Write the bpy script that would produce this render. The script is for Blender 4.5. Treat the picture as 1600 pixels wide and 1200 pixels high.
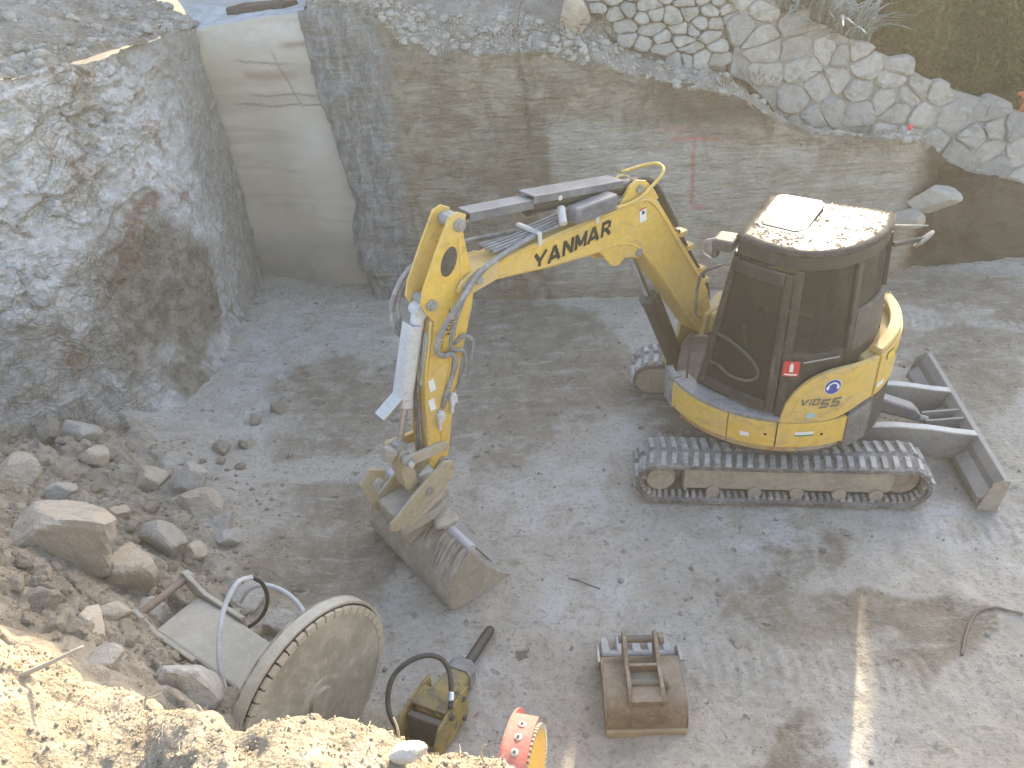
import bpy, math, random
import numpy as np
from mathutils import Vector, Matrix

for o in list(bpy.data.objects):
    bpy.data.objects.remove(o, do_unlink=True)
SC = bpy.context.scene
COL = SC.collection
R = math.radians
rng = np.random.default_rng(7)
random.seed(7)

# ------------------------------------------------------------------ camera
FPX, PITCH, ROLL, CAMH = 1248.08, 0.5908, -0.0718, 4.8631
_c, _s = math.cos(PITCH), math.sin(PITCH)
FW = np.array([0, _c, -_s]); _r0 = np.array([1., 0, 0]); _u0 = np.array([0, _s, _c])
RT = math.cos(ROLL) * _r0 + math.sin(ROLL) * _u0
UP = -math.sin(ROLL) * _r0 + math.cos(ROLL) * _u0
EYE = np.array([0, 0, CAMH])
cd = bpy.data.cameras.new('camera'); cam = bpy.data.objects.new('camera', cd); COL.objects.link(cam)
cam.matrix_world = Matrix(((RT[0], UP[0], -FW[0], 0), (RT[1], UP[1], -FW[1], 0), (RT[2], UP[2], -FW[2], CAMH), (0, 0, 0, 1)))
cd.sensor_width = 36; cd.lens = FPX / 1600 * 36; cd.clip_start = .05; cd.clip_end = 400
SC.camera = cam

# ------------------------------------------------------------------ sky and sun
SUN_EL, SUN_AZ = 23.8, 24.6          # degrees above the horizon, from +y towards +x
wd = bpy.data.worlds.new('World'); SC.world = wd; wd.use_nodes = True
nt = wd.node_tree; nt.nodes.clear()
sky = nt.nodes.new('ShaderNodeTexSky'); sky.sky_type = 'NISHITA'; sky.sun_disc = False
sky.sun_elevation = R(SUN_EL); sky.sun_rotation = R(SUN_AZ); sky.dust_density = 2.2; sky.ozone_density = 1.0
bg = nt.nodes.new('ShaderNodeBackground'); bg.inputs[1].default_value = 0.15
wo = nt.nodes.new('ShaderNodeOutputWorld')
nt.links.new(sky.outputs[0], bg.inputs[0]); nt.links.new(bg.outputs[0], wo.inputs[0])
SUN = np.array([math.sin(R(SUN_AZ)) * math.cos(R(SUN_EL)), math.cos(R(SUN_AZ)) * math.cos(R(SUN_EL)), math.sin(R(SUN_EL))])
ld = bpy.data.lights.new('sun', 'SUN'); ld.energy = 2.9; ld.angle = R(.6); ld.color = (1, .84, .60)
sun = bpy.data.objects.new('sun', ld); COL.objects.link(sun)
sun.rotation_euler = Vector(-SUN).to_track_quat('-Z', 'Y').to_euler()
sun.location = (8, 14, 12)
SC.view_settings.view_transform = 'Standard'; SC.view_settings.look = 'None'
SC.view_settings.exposure = 2.08; SC.view_settings.gamma = 1
SC.view_settings.use_curve_mapping = False
SC.render.engine = 'CYCLES'
SC.cycles.use_denoising = True
SC.cycles.max_bounces = 6; SC.cycles.diffuse_bounces = 3; SC.cycles.glossy_bounces = 3; SC.cycles.volume_bounces = 1; SC.cycles.transparent_max_bounces = 16
SC.cycles.sample_clamp_indirect = 4.0; SC.cycles.caustics_reflective = False; SC.cycles.caustics_refractive = False
SC.cycles.use_adaptive_sampling = True; SC.cycles.adaptive_threshold = .02; SC.cycles.adaptive_min_samples = 16

# ------------------------------------------------------------------ geometry helpers
def ray(u, v):
    return (u - 800) / FPX * RT - (v - 600) / FPX * UP + FW
def at_z(u, v, z):
    d = ray(u, v); return EYE + d * (z - EYE[2]) / d[2]
def at_plane(u, v, P, n):
    d = ray(u, v); n = np.asarray(n, float); return EYE + d * ((np.asarray(P, float) - EYE) @ n) / (d @ n)

def _hash(i, j, k, seed):
    h = (i * 374761393 + j * 668265263 + k * 1274126177 + seed * 144665) & 0xffffffff
    h = ((h ^ (h >> 13)) * 1103515245 + 12345) & 0xffffffff
    h = ((h ^ (h >> 16)) * 2246822519) & 0xffffffff
    return ((h ^ (h >> 15)) & 0xffffff) / float(0xffffff)
def vnoise(P, seed=0):
    P = np.asarray(P, float); I = np.floor(P).astype(np.int64); F = P - I; F = F * F * F * (F * (F * 6 - 15) + 10)
    r = 0
    for a in (0, 1):
        for b in (0, 1):
            for c in (0, 1):
                w = (F[..., 0] if a else 1 - F[..., 0]) * (F[..., 1] if b else 1 - F[..., 1]) * (F[..., 2] if c else 1 - F[..., 2])
                r = r + w * _hash(I[..., 0] + a, I[..., 1] + b, I[..., 2] + c, seed)
    return r * 2 - 1
def fbm(P, freq=1., octv=4, seed=0, gain=.5):
    P = np.asarray(P, float) * freq; s = 0; a = 1; t = 0
    for o in range(octv):
        s = s + a * vnoise(P, seed + o * 17); t += a; a *= gain; P = P * 2.03 + 11.3
    return s / t
def ridged(P, freq=1., octv=3, seed=0):
    P = np.asarray(P, float) * freq; s = 0; a = 1; t = 0
    for o in range(octv):
        s = s + a * (1 - 2 * np.abs(vnoise(P, seed + o * 13))); t += a; a *= .5; P = P * 2.1 + 5.7
    return s / t
def worley(P, freq=1., seed=0):
    P = np.asarray(P, float) * freq; I = np.floor(P).astype(np.int64); best = np.full(P.shape[:-1], 9.); sec = best.copy(); idv = best.copy()
    for a in (-1, 0, 1):
        for b in (-1, 0, 1):
            for c in (-1, 0, 1):
                J = I + np.array([a, b, c])
                q = np.stack([J[..., k] + _hash(J[..., 0], J[..., 1], J[..., 2], seed + k * 31) for k in range(3)], -1)
                d = np.sqrt(((P - q) ** 2).sum(-1)); h = _hash(J[..., 0], J[..., 1], J[..., 2], seed + 99)
                nb = d < best
                sec = np.where(nb, best, np.minimum(sec, d)); idv = np.where(nb, h, idv); best = np.where(nb, d, best)
    return best, sec, idv
def smooth(a, b, x):
    t = np.clip((np.asarray(x, float) - a) / (b - a), 0, 1); return t * t * (3 - 2 * t)

# ------------------------------------------------------------------ object helpers
WL = {}                                   # world location of every object made here (parents only translate)
def empty(name, loc, label=None, cat=None, group=None):
    o = bpy.data.objects.new(name, None); COL.objects.link(o); o.location = loc; o.empty_display_size = .2
    WL[o] = np.asarray(loc, float); tag(o, label, cat, group); return o
def tag(o, label=None, cat=None, group=None, kind=None):
    if label: o['label'] = label
    if cat: o['category'] = cat
    if group: o['group'] = group
    if kind: o['kind'] = kind
    return o
def place(o, parent, w):
    w = np.asarray(w, float); WL[o] = w
    if parent is not None:
        o.parent = parent; o.location = w - WL[parent]
    else:
        o.location = w
def mesh_obj(name, V, F, mat, parent=None, smooth_=False, bevel=0, attrs=None, origin=None, auto=None):
    V = np.asarray(V, float); 
    c = (V.min(0) + V.max(0)) / 2 if origin is None else np.asarray(origin, float)
    me = bpy.data.meshes.new(name)
    me.from_pydata((V - c).tolist(), [], F if isinstance(F, list) else F.tolist()); 
    if attrs:
        for k, a in attrs.items():
            at = me.attributes.new(k, 'FLOAT', 'POINT'); at.data.foreach_set('value', np.asarray(a, np.float32).ravel())
    if smooth_: me.polygons.foreach_set('use_smooth', [True] * len(me.polygons))
    me.update()
    o = bpy.data.objects.new(name, me); COL.objects.link(o)
    if mat is not None: me.materials.append(mat)
    place(o, parent, c)
    if bevel:
        m = o.modifiers.new('bevel', 'BEVEL'); m.width = bevel; m.segments = 2; m.limit_method = 'ANGLE'; m.angle_limit = R(40)
    return o
class MB:
    """collects shapes (in a frame T) and links them as one mesh"""
    def __init__(s, T=None): s.V = []; s.F = []; s.n = 0; s.T = T
    def add(s, V, F, T=None):
        V = np.asarray(V, float)
        if T is not None: V = V @ np.asarray(T)[:3, :3].T + np.asarray(T)[:3, 3]
        if s.T is not None: V = V @ s.T[:3, :3].T + s.T[:3, 3]
        s.V.append(V); s.F += [[i + s.n for i in f] for f in F]; s.n += len(V); return s
    def box(s, c, d, T=None):
        c = np.asarray(c, float); h = np.asarray(d, float) / 2
        V = [c + h * np.array([a, b, e]) for a in (-1, 1) for b in (-1, 1) for e in (-1, 1)]
        return s.add(V, [[0, 1, 3, 2], [4, 6, 7, 5], [0, 4, 5, 1], [2, 3, 7, 6], [0, 2, 6, 4], [1, 5, 7, 3]], T)
    def prism(s, poly, a, b, axes=(0, 2, 1), T=None):
        """polygon in the plane axes[0],axes[1], extruded from a to b along axes[2]"""
        n = len(poly); V = np.zeros((2 * n, 3))
        for i, (x, y) in enumerate(poly):
            V[i, axes[0]] = x; V[i, axes[1]] = y; V[i, axes[2]] = a
            V[n + i, axes[0]] = x; V[n + i, axes[1]] = y; V[n + i, axes[2]] = b
        ar = sum(poly[i][0] * poly[(i + 1) % n][1] - poly[(i + 1) % n][0] * poly[i][1] for i in range(n))
        F = [list(range(n))[::-1], list(range(n, 2 * n))] + [[i, (i + 1) % n, n + (i + 1) % n, n + i] for i in range(n)]
        return s.add(V, F, T)
    def tube(s, path, r, n=10, T=None, caps=True, flat=1.0):
        P = np.asarray(path, float); m = len(P); r = np.broadcast_to(np.asarray(r, float), (m,))
        tg = np.gradient(P, axis=0); tg /= np.linalg.norm(tg, axis=1)[:, None] + 1e-12
        a = np.array([0, 0, 1.]) if abs(tg[0][2]) < .9 else np.array([1., 0, 0])
        N = np.cross(tg[0], a); N /= np.linalg.norm(N); V = []
        for i in range(m):
            N = N - tg[i] * (N @ tg[i]); N /= np.linalg.norm(N); B = np.cross(tg[i], N)
            for k in range(n):
                t = 2 * math.pi * k / n; V.append(P[i] + r[i] * (math.cos(t) * N + flat * math.sin(t) * B))
        F = [[i * n + k, i * n + (k + 1) % n, (i + 1) * n + (k + 1) % n, (i + 1) * n + k] for i in range(m - 1) for k in range(n)]
        if caps: F += [list(range(n))[::-1], list(range((m - 1) * n, m * n))]
        return s.add(V, F, T)
    def cyl(s, a, b, r, n=20, r2=None, T=None):
        return s.tube([a, b], [r, r if r2 is None else r2], n, T)
    def lathe(s, prof, c, axis, n=32, T=None):
        """profile (radius, height) turned about an axis through c"""
        ax = np.asarray(axis, float); ax /= np.linalg.norm(ax); t = np.array([0, 0, 1.]) if abs(ax[2]) < .9 else np.array([1., 0, 0])
        X = np.cross(t, ax); X /= np.linalg.norm(X); Y = np.cross(ax, X); V = []; c = np.asarray(c, float)
        for (rr, h) in prof:
            for k in range(n):
                q = 2 * math.pi * k / n; V.append(c + ax * h + rr * (math.cos(q) * X + math.sin(q) * Y))
        m = len(prof)
        F = [[i * n + k, i * n + (k + 1) % n, (i + 1) * n + (k + 1) % n, (i + 1) * n + k] for i in range(m - 1) for k in range(n)]
        F += [list(range(n))[::-1], list(range((m - 1) * n, m * n))]
        return s.add(V, F, T)
    def build(s, name, mat, parent=None, bevel=0, smooth_=False, origin=None):
        return mesh_obj(name, np.concatenate(s.V), s.F, mat, parent, smooth_, bevel, origin=origin)
def crom(pts, n=8, closed=False):
    """Catmull-Rom through points"""
    P = np.asarray(pts, float); m = len(P); out = []
    for i in range(m if closed else m - 1):
        p0 = P[(i - 1) % m] if closed or i else 2 * P[0] - P[1]; p1 = P[i]; p2 = P[(i + 1) % m]
        p3 = P[(i + 2) % m] if closed or i + 2 < m else 2 * P[-1] - P[-2]
        for k in range(n):
            t = k / n; out.append(.5 * ((2 * p1) + (p2 - p0) * t + (2 * p0 - 5 * p1 + 4 * p2 - p3) * t * t + (3 * p1 - p0 - 3 * p2 + p3) * t ** 3))
    if not closed: out.append(P[-1])
    return np.array(out)
def resample(ctrl, nu, nv):
    """control grid rows x cols x 3 -> nv x nu x 3 smooth surface"""
    C = np.asarray(ctrl, float)
    def one(A, n):
        m = A.shape[0]; x = np.linspace(0, m - 1, n); i = np.clip(np.floor(x).astype(int), 0, m - 2); t = (x - i)[:, None, None]
        p1 = A[i]; p2 = A[i + 1]
        p0 = np.where((i > 0)[:, None, None], A[np.maximum(i - 1, 0)], 2 * p1 - p2); p3 = np.where((i + 2 < m)[:, None, None], A[np.minimum(i + 2, m - 1)], 2 * p2 - p1)
        return .5 * (2 * p1 + (p2 - p0) * t + (2 * p0 - 5 * p1 + 4 * p2 - p3) * t * t + (3 * p1 - p0 - 3 * p2 + p3) * t ** 3)
    return np.swapaxes(one(np.swapaxes(one(C, nv), 0, 1), nu), 0, 1)
def grid_faces(nv, nu):
    a = np.arange(nv * nu).reshape(nv, nu)
    return np.stack([a[:-1, :-1], a[:-1, 1:], a[1:, 1:], a[1:, :-1]], -1).reshape(-1, 4)
def normals(S):
    n = np.cross(np.gradient(S, axis=1), np.gradient(S, axis=0)); return n / (np.linalg.norm(n, axis=-1, keepdims=True) + 1e-12)

# ------------------------------------------------------------------ materials
class G:
    def __init__(s, name):
        s.m = bpy.data.materials.new(name); s.m.use_nodes = True; s.t = s.m.node_tree; s.t.nodes.clear()
        s.out = s.n('ShaderNodeOutputMaterial'); s.b = s.n('ShaderNodeBsdfPrincipled'); s.l(s.b.outputs[0], s.out.inputs[0])
    def n(s, k, **kw):
        x = s.t.nodes.new(k)
        for a, b in kw.items(): setattr(x, a, b)
        return x
    def l(s, a, b): s.t.links.new(a, b)
    def put(s, sock, v):
        if hasattr(v, 'node'): s.l(v, sock)
        elif isinstance(v, (tuple, list)) and len(v) == 3 and sock.type == 'RGBA': sock.default_value = (*v, 1)
        else: sock.default_value = v
    def pos(s, kind='world', scale=(1, 1, 1)):
        if kind == 'world': p = s.n('ShaderNodeNewGeometry').outputs['Position']
        else: p = s.n('ShaderNodeTexCoord').outputs['Object']
        if kind == 'obj':                      # shift per object so that copies differ
            oi = s.n('ShaderNodeObjectInfo'); a = s.n('ShaderNodeVectorMath', operation='MULTIPLY_ADD'); 
            s.l(oi.outputs['Random'], a.inputs[0]); a.inputs[1].default_value = (37, 17, 71); s.l(p, a.inputs[2]); p = a.outputs[0]
        if tuple(scale) != (1, 1, 1):
            q = s.n('ShaderNodeVectorMath', operation='MULTIPLY'); s.l(p, q.inputs[0]); q.inputs[1].default_value = scale; p = q.outputs[0]
        return p
    def noise(s, p, scale, detail=6, rough=.6, dist=0):
        x = s.n('ShaderNodeTexNoise'); s.l(p, x.inputs['Vector']); x.inputs['Scale'].default_value = scale
        x.inputs['Detail'].default_value = min(detail, 5); x.inputs['Roughness'].default_value = rough; x.inputs['Distortion'].default_value = dist
        return x.outputs['Fac']
    def vor(s, p, scale, feature='F1', out='Distance', rand=1):
        x = s.n('ShaderNodeTexVoronoi', feature=feature); s.l(p, x.inputs['Vector']); x.inputs['Scale'].default_value = scale; x.inputs['Randomness'].default_value = rand
        return x.outputs[out]
    def ramp(s, f, a, b, inv=False):
        x = s.n('ShaderNodeMapRange', interpolation_type='SMOOTHSTEP'); s.l(f, x.inputs[0]); x.inputs[1].default_value = a; x.inputs[2].default_value = b
        x.inputs[3].default_value = 1 if inv else 0; x.inputs[4].default_value = 0 if inv else 1; return x.outputs[0]
    def mix(s, f, a, b, mode='MIX'):
        x = s.n('ShaderNodeMix', data_type='RGBA', blend_type=mode); s.put(x.inputs[0], f); s.put(x.inputs[6], a); s.put(x.inputs[7], b); return x.outputs[2]
    def math(s, op, a, b=0.0):
        x = s.n('ShaderNodeMath', operation=op); s.put(x.inputs[0], a); s.put(x.inputs[1], b); return x.outputs[0]
    def attr(s, name):
        return s.n('ShaderNodeAttribute', attribute_name=name).outputs['Fac']
    def bump(s, h, strength=.5, dist=.02, nrm=None):
        x = s.n('ShaderNodeBump'); s.l(h, x.inputs['Height']); x.inputs['Strength'].default_value = strength; x.inputs['Distance'].default_value = dist
        if nrm is not None: s.l(nrm, x.inputs['Normal'])
        return x.outputs[0]
    def fin(s, col, rough=.9, nrm=None, metal=0, spec=.3):
        s.put(s.b.inputs['Base Color'], col); s.put(s.b.inputs['Roughness'], rough); s.put(s.b.inputs['Metallic'], metal)
        s.b.inputs['Specular IOR Level'].default_value = spec
        if nrm is not None: s.l(nrm, s.b.inputs['Normal'])
        return s.m

def paint(name, base, dirt=(.30, .27, .21), amount=.5, rough=.45, metal=0, scale=3.0, spec=.4, rust=None):
    """painted or bare metal under dust: dust lies thick in noise patches and on upward faces"""
    g = G(name); p = g.pos('obj'); n1 = g.noise(p, scale, 8, .65, .3); n2 = g.noise(p, scale * 7, 6, .7)
    geo = g.n('ShaderNodeNewGeometry'); sp = g.n('ShaderNodeSeparateXYZ'); g.l(geo.outputs['Normal'], sp.inputs[0])
    upf = g.math('MULTIPLY', g.ramp(sp.outputs[2], .2, 1.0), .35)
    f = g.math('ADD', g.math('MULTIPLY', g.math('ADD', g.ramp(n1, .42, .68), g.ramp(n2, .5, .72)), .6 * amount), g.math('MULTIPLY', upf, amount))
    f = g.math('MINIMUM', g.math('ADD', f, amount * .18), .95)
    c = g.mix(g.ramp(n2, .3, .7), tuple(x * .86 for x in base), tuple(min(1, x * 1.08) for x in base))
    if rust is not None: c = g.mix(g.ramp(g.noise(p, scale * 2.3, 8, .7, .5), .5, .62), c, rust)
    gm = g.math('MULTIPLY', g.ramp(g.noise(g.pos('obj', (1, 1, 2.2)), scale * 1.7, 8, .72, .8), .52, .70), .35 + .3 * amount)
    c = g.mix(gm, c, tuple(x * .45 for x in dirt))
    sc = g.math('MULTIPLY', g.ramp(g.noise(g.pos('obj', (9, 9, 1.2)), scale * 3.1, 6, .75), .62, .70), .55)
    c = g.mix(sc, c, tuple(min(.7, x * 1.15) for x in dirt))
    c = g.mix(f, c, dirt)
    rr = g.n('ShaderNodeMapRange'); g.l(f, rr.inputs[0]); rr.inputs[3].default_value = rough; rr.inputs[4].default_value = .92
    mm = g.math('MULTIPLY', g.math('SUBTRACT', 1.0, f), float(metal))
    return g.fin(c, rr.outputs[0], g.bump(g.noise(p, scale * 14, 5, .7), .12 + .25 * amount, .006), mm, spec)
# ================================================================== materials of the setting
def earth_mat(name, a, b, c, pale, scale=1.0, bump=.6, chips=None, dark=None):
    """dusty ground: three soil tones, pale powder, fine grit"""
    g = G(name); p = g.pos('world'); n1 = g.noise(p, 1.1 * scale, 8, .62, .4); n2 = g.noise(p, 4.5 * scale, 8, .68, .3); n3 = g.noise(p, 38 * scale, 6, .7)
    col = g.mix(g.ramp(n1, .38, .62), a, b); col = g.mix(g.ramp(n2, .45, .68), col, c)
    col = g.mix(g.math('MULTIPLY', g.ramp(g.noise(p, 2.1 * scale, 9, .7, .6), .50, .68), .7), col, pale)
    col = g.mix(g.math('MULTIPLY', g.ramp(n3, .52, .74), .5), col, tuple(x * .55 for x in a))
    col = g.mix(g.math('MULTIPLY', g.ramp(g.noise(p, 90 * scale, 3, .6), .6, .75), .5), col, tuple(min(.8, x * 1.35) for x in pale))
    if dark is not None:
        col = g.mix(g.attr('damp'), col, dark)
    h = g.math('ADD', g.math('MULTIPLY', n3, .5), g.math('ADD', n2, g.math('MULTIPLY', g.vor(p, 26 * scale), .35)))
    return g.fin(col, .95, g.bump(h, bump, .03), spec=.15)

def floor_mat():
    g = G('pit_floor_dust'); p = g.pos('world')
    n1 = g.noise(p, .8, 9, .66, .3); n2 = g.noise(p, 3.4, 9, .72, .2); n3 = g.noise(p, 24, 6, .74); n4 = g.noise(p, 95, 3, .65)
    wet = g.math('ADD', g.math('MULTIPLY', g.attr('damp'), .22), g.math('ADD', g.math('MULTIPLY', n1, .55), g.math('MULTIPLY', n2, .45)))
    pale = g.mix(g.ramp(n2, .36, .66), (.43, .385, .31), (.54, .49, .405))
    brown = g.mix(g.ramp(n2, .36, .66), (.235, .193, .138), (.345, .29, .215))
    col = g.mix(g.ramp(wet, .50, .63), pale, brown)
    # scrapes left by the bucket and the saw
    sc = g.noise(g.pos('world', (1.0, 3.4, 1)), 2.6, 9, .75, .35)
    col = g.mix(g.math('MULTIPLY', g.ramp(sc, .53, .66), .55), col, (.50, .465, .40)); col = g.mix(g.math('MULTIPLY', g.ramp(sc, .30, .44, True), .5), col, (.215, .182, .135))
    col = g.mix(g.math('MULTIPLY', g.attr('powder'), g.ramp(n2, .38, .62)), col, (.55, .52, .47))
    col = g.mix(g.math('MULTIPLY', g.attr('soil'), .85), col, g.mix(g.ramp(n2, .38, .62), (.205, .168, .12), (.385, .33, .252)))
    # pressed clods, grit and oil drops
    sp = g.noise(p, 8.5, 4, .6, .3)
    col = g.mix(g.math('MULTIPLY', g.ramp(sp, .62, .68), g.math('MULTIPLY', g.ramp(wet, .42, .56), .8)), col, (.12, .10, .072))
    col = g.mix(g.math('MULTIPLY', g.ramp(n3, .50, .68), .55), col, (.19, .163, .125)); col = g.mix(g.math('MULTIPLY', g.ramp(n3, .30, .46, True), .35), col, (.50, .46, .39))
    col = g.mix(g.math('MULTIPLY', g.ramp(n4, .60, .72), .35), col, (.56, .53, .47)); col = g.mix(g.math('MULTIPLY', g.ramp(n4, .28, .40, True), .25), col, (.13, .11, .085))
    h = g.math('ADD', g.math('ADD', n2, g.math('MULTIPLY', n3, .6)), g.math('ADD', g.math('MULTIPLY', n4, .2), g.math('MULTIPLY', sc, .35)))
    return g.fin(col, .95, g.bump(h, .95, .035), spec=.15)

def rock_face_mat():
    g = G('weathered_sandstone'); p = g.pos('world'); n1 = g.noise(p, 1.3, 9, .65, .6); n2 = g.noise(p, 6, 9, .7, .5); n3 = g.noise(p, 32, 6, .7)
    pale = g.mix(g.ramp(n2, .38, .64), (.54, .515, .465), (.72, .695, .65))
    pale = g.mix(g.math('MULTIPLY', g.ramp(n1, .5, .64), .6), pale, (.42, .355, .27))
    pale = g.mix(g.math('MULTIPLY', g.ramp(g.noise(p, 2.6, 6, .6, 1), .57, .66), .7), pale, (.33, .20, .125))
    brown = g.mix(g.ramp(n2, .35, .66), (.20, .168, .125), (.35, .305, .24)); brown = g.mix(g.math('MULTIPLY', g.ramp(n3, .5, .7), .4), brown, (.38, .36, .32))
    grey = g.mix(g.ramp(n2, .35, .66), (.33, .315, .275), (.42, .405, .36))
    col = g.mix(g.attr('brown'), pale, brown); col = g.mix(g.attr('grey'), col, grey); col = g.mix(g.attr('rust'), col, (.27, .165, .115))
    col = g.mix(g.math('MULTIPLY', g.attr('pit'), .8), col, (.10, .09, .075))  # deep hollows darkened in colour, standing in for shade
    col = g.mix(g.math('MULTIPLY', g.ramp(n3, .54, .72), .35), col, (.16, .145, .12))
    wp = g.n('ShaderNodeVectorMath', operation='MULTIPLY_ADD'); nv = g.n('ShaderNodeTexNoise'); g.l(p, nv.inputs['Vector']); nv.inputs['Scale'].default_value = 3.5; nv.inputs['Detail'].default_value = 4
    g.l(nv.outputs['Color'], wp.inputs[0]); wp.inputs[1].default_value = (.28, .28, .28); g.l(p, wp.inputs[2]); q = wp.outputs[0]
    e1 = g.ramp(g.vor(q, 5.5, 'DISTANCE_TO_EDGE'), .0, .035, True); e2 = g.ramp(g.vor(q, 15, 'DISTANCE_TO_EDGE'), .0, .05, True)
    ck = g.math('MULTIPLY', g.math('MAXIMUM', e1, g.math('MULTIPLY', e2, .7)), g.math('MULTIPLY', g.ramp(n1, .36, .56), g.math('SUBTRACT', 1.0, g.attr('grey'))))
    col = g.mix(g.math('MULTIPLY', ck, .10), col, (.15, .125, .095))
    h = g.math('SUBTRACT', g.math('ADD', g.math('ADD', n2, g.math('MULTIPLY', n3, .5)), g.math('MULTIPLY', g.vor(q, 15), .5)), g.math('MULTIPLY', ck, .35))
    return g.fin(col, .95, g.bump(h, 1.0, .05), spec=.15)

def cut_face_mat():
    """sandstone cut by the saw: fine level grooves, a cleaner pale field, sprayed survey lines"""
    g = G('cut_sandstone'); p = g.pos('world'); n1 = g.noise(p, 1.0, 8, .62, .5); n2 = g.noise(g.pos('world', (1, 1, 4.5)), 3.2, 9, .72, .4)
    gr = g.noise(g.pos('world', (1.1, 1.1, 6)), 4.0, 8, .72, .6); vr = g.noise(g.pos('world', (5, 5, .5)), 3, 7, .65); n3 = g.noise(p, 40, 5, .7)
    n5 = g.noise(p, 2.3, 9, .74, .9)
    col = g.mix(g.ramp(n5, .38, .62), (.29, .228, .16), (.47, .39, .288))
    col = g.mix(g.math('MULTIPLY', g.ramp(n1, .44, .62), .6), col, (.29, .235, .175))
    col = g.mix(g.math('MULTIPLY', g.ramp(n2, .46, .66), .5), col, (.205, .165, .12))
    col = g.mix(g.math('MULTIPLY', g.ramp(vr, .52, .7), .3), col, (.50, .46, .39))
    col = g.mix(g.math('MULTIPLY', g.attr('clean'), .9), col, g.mix(g.ramp(n5, .35, .65), (.47, .41, .325), (.63, .57, .475)))
    col = g.mix(g.math('MULTIPLY', g.ramp(gr, .48, .70), .32), col, (.19, .155, .115)); col = g.mix(g.math('MULTIPLY', g.ramp(n3, .52, .70), .22), col, (.16, .13, .10))
    col = g.mix(g.attr('slate'), col, g.mix(g.ramp(g.noise(g.pos('world', (2.2, 2.2, .9)), 5, 8, .75, .5), .36, .66), (.25, .24, .215), (.42, .405, .365)))
    col = g.mix(g.attr('soil'), col, g.mix(g.ramp(n1, .4, .6), (.085, .067, .046), (.15, .122, .088)))
    col = g.mix(g.math('MULTIPLY', g.attr('crack'), .85), col, (.085, .07, .055))
    col = g.mix(g.math('MULTIPLY', g.attr('spray'), g.math('MULTIPLY', g.ramp(n3, .34, .56), .62)), col, (.60, .12, .10))
    h = g.math('ADD', g.math('ADD', g.math('MULTIPLY', gr, 1.2), n2), g.math('MULTIPLY', n3, .4))
    return g.fin(col, .95, g.bump(h, 1.0, .05), spec=.15)

def sawn_mat():
    g = G('sawn_sandstone'); p = g.pos('world'); n1 = g.noise(p, .9, 6, .55, .6); n3 = g.noise(p, 55, 4, .6)
    bands = g.noise(g.pos('world', (.35, .35, 3.2)), 1.3, 6, .55, .5)
    col = g.mix(g.ramp(n1, .35, .65), (.44, .37, .28), (.53, .455, .36)); col = g.mix(g.math('MULTIPLY', g.ramp(bands, .5, .62), .4), col, (.33, .275, .215))
    col = g.mix(g.attr('rust'), col, (.33, .235, .175)); col = g.mix(g.attr('powder'), col, (.60, .545, .46))
    col = g.mix(g.math('MULTIPLY', g.attr('crack'), .7), col, (.16, .125, .095))
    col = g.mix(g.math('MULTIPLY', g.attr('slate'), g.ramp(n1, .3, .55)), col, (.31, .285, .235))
    return g.fin(col, .9, g.bump(g.math('ADD', g.math('MULTIPLY', bands, .6), g.math('MULTIPLY', n3, .25)), .3, .02), spec=.2)

# ================================================================== pit floor with the spoil bank
_fp = [(130, 672, .55), (0, 690, .75), (60, 705, .70), (200, 700, .38), (300, 715, .15), (420, 690, .02), (500, 640, 0), (120, 830, .95), (250, 830, .50), (360, 800, .14), (450, 850, .05),
       (20, 880, 1.5), (100, 920, 1.25), (200, 930, .85), (330, 900, .38), (430, 930, .15), (0, 985, 1.95), (100, 1020, 1.65), (200, 1060, 1.45), (290, 1050, .85), (330, 1110, .9), (400, 960, .2), (400, 1090, .35),
       (480, 1130, .12), (560, 1060, .03), (620, 950, 0), (600, 1150, .1), (700, 1190, .06), (250, 640, .08), (330, 640, 0), (60, 660, .55)]
_fx = [at_z(u, v, z) for u, v, z in _fp]
_fx += [np.array([x, y, z]) for x, y, z in ((-.6, 2.2, .7), (.3, 1.9, .8), (-1.5, 2.2, 1.5), (-2.4, 2.5, 1.95), (-3.5, 2.8, 2.1), (-5, 3.5, 2.2), (-6, 5, 1.8), (-5.5, 6, .9), (1.2, 1.6, .9), (3, 1.3, .9), (.2, 2.5, .1), (1.5, 2.2, .08), (3, 2.0, .1), (-6, 2, 2.3), (-6, 8, .8))]
_fx += [np.array([x, y, 0.]) for x in (0, 1.5, 3, 4.5, 6.5) for y in (3.1, 4.5, 6, 7.5, 9.2, 10.6)] + [np.array([x, y, 0.]) for x in (-1.4, -2.6) for y in (6.2, 7.5, 9, 10.6)]
_fx = np.array(_fx); _D = np.linalg.norm(_fx[:, None, :2] - _fx[None, :, :2], axis=-1)
_wt = np.linalg.solve(_D + np.eye(len(_fx)) * -.02, _fx[:, 2])
def floor_base(x, y):
    P = np.stack([np.asarray(x, float), np.asarray(y, float)], -1); sh = P.shape[:-1]; P = P.reshape(-1, 2); out = np.zeros(len(P))
    for i in range(0, len(P), 20000):
        out[i:i + 20000] = np.linalg.norm(P[i:i + 20000, None] - _fx[None, :, :2], axis=-1) @ _wt
    return np.maximum(out, 0).reshape(sh)
RUTS = [((-.2, 8.6), (1.6, 6.9)), ((.9, 5.1), (4.9, 4.45)), ((.5, 3.6), (4.6, 3.0)), ((3.6, 8.3), (6.4, 7.6)), ((-1.2, 7.2), (1.2, 5.6))]
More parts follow.
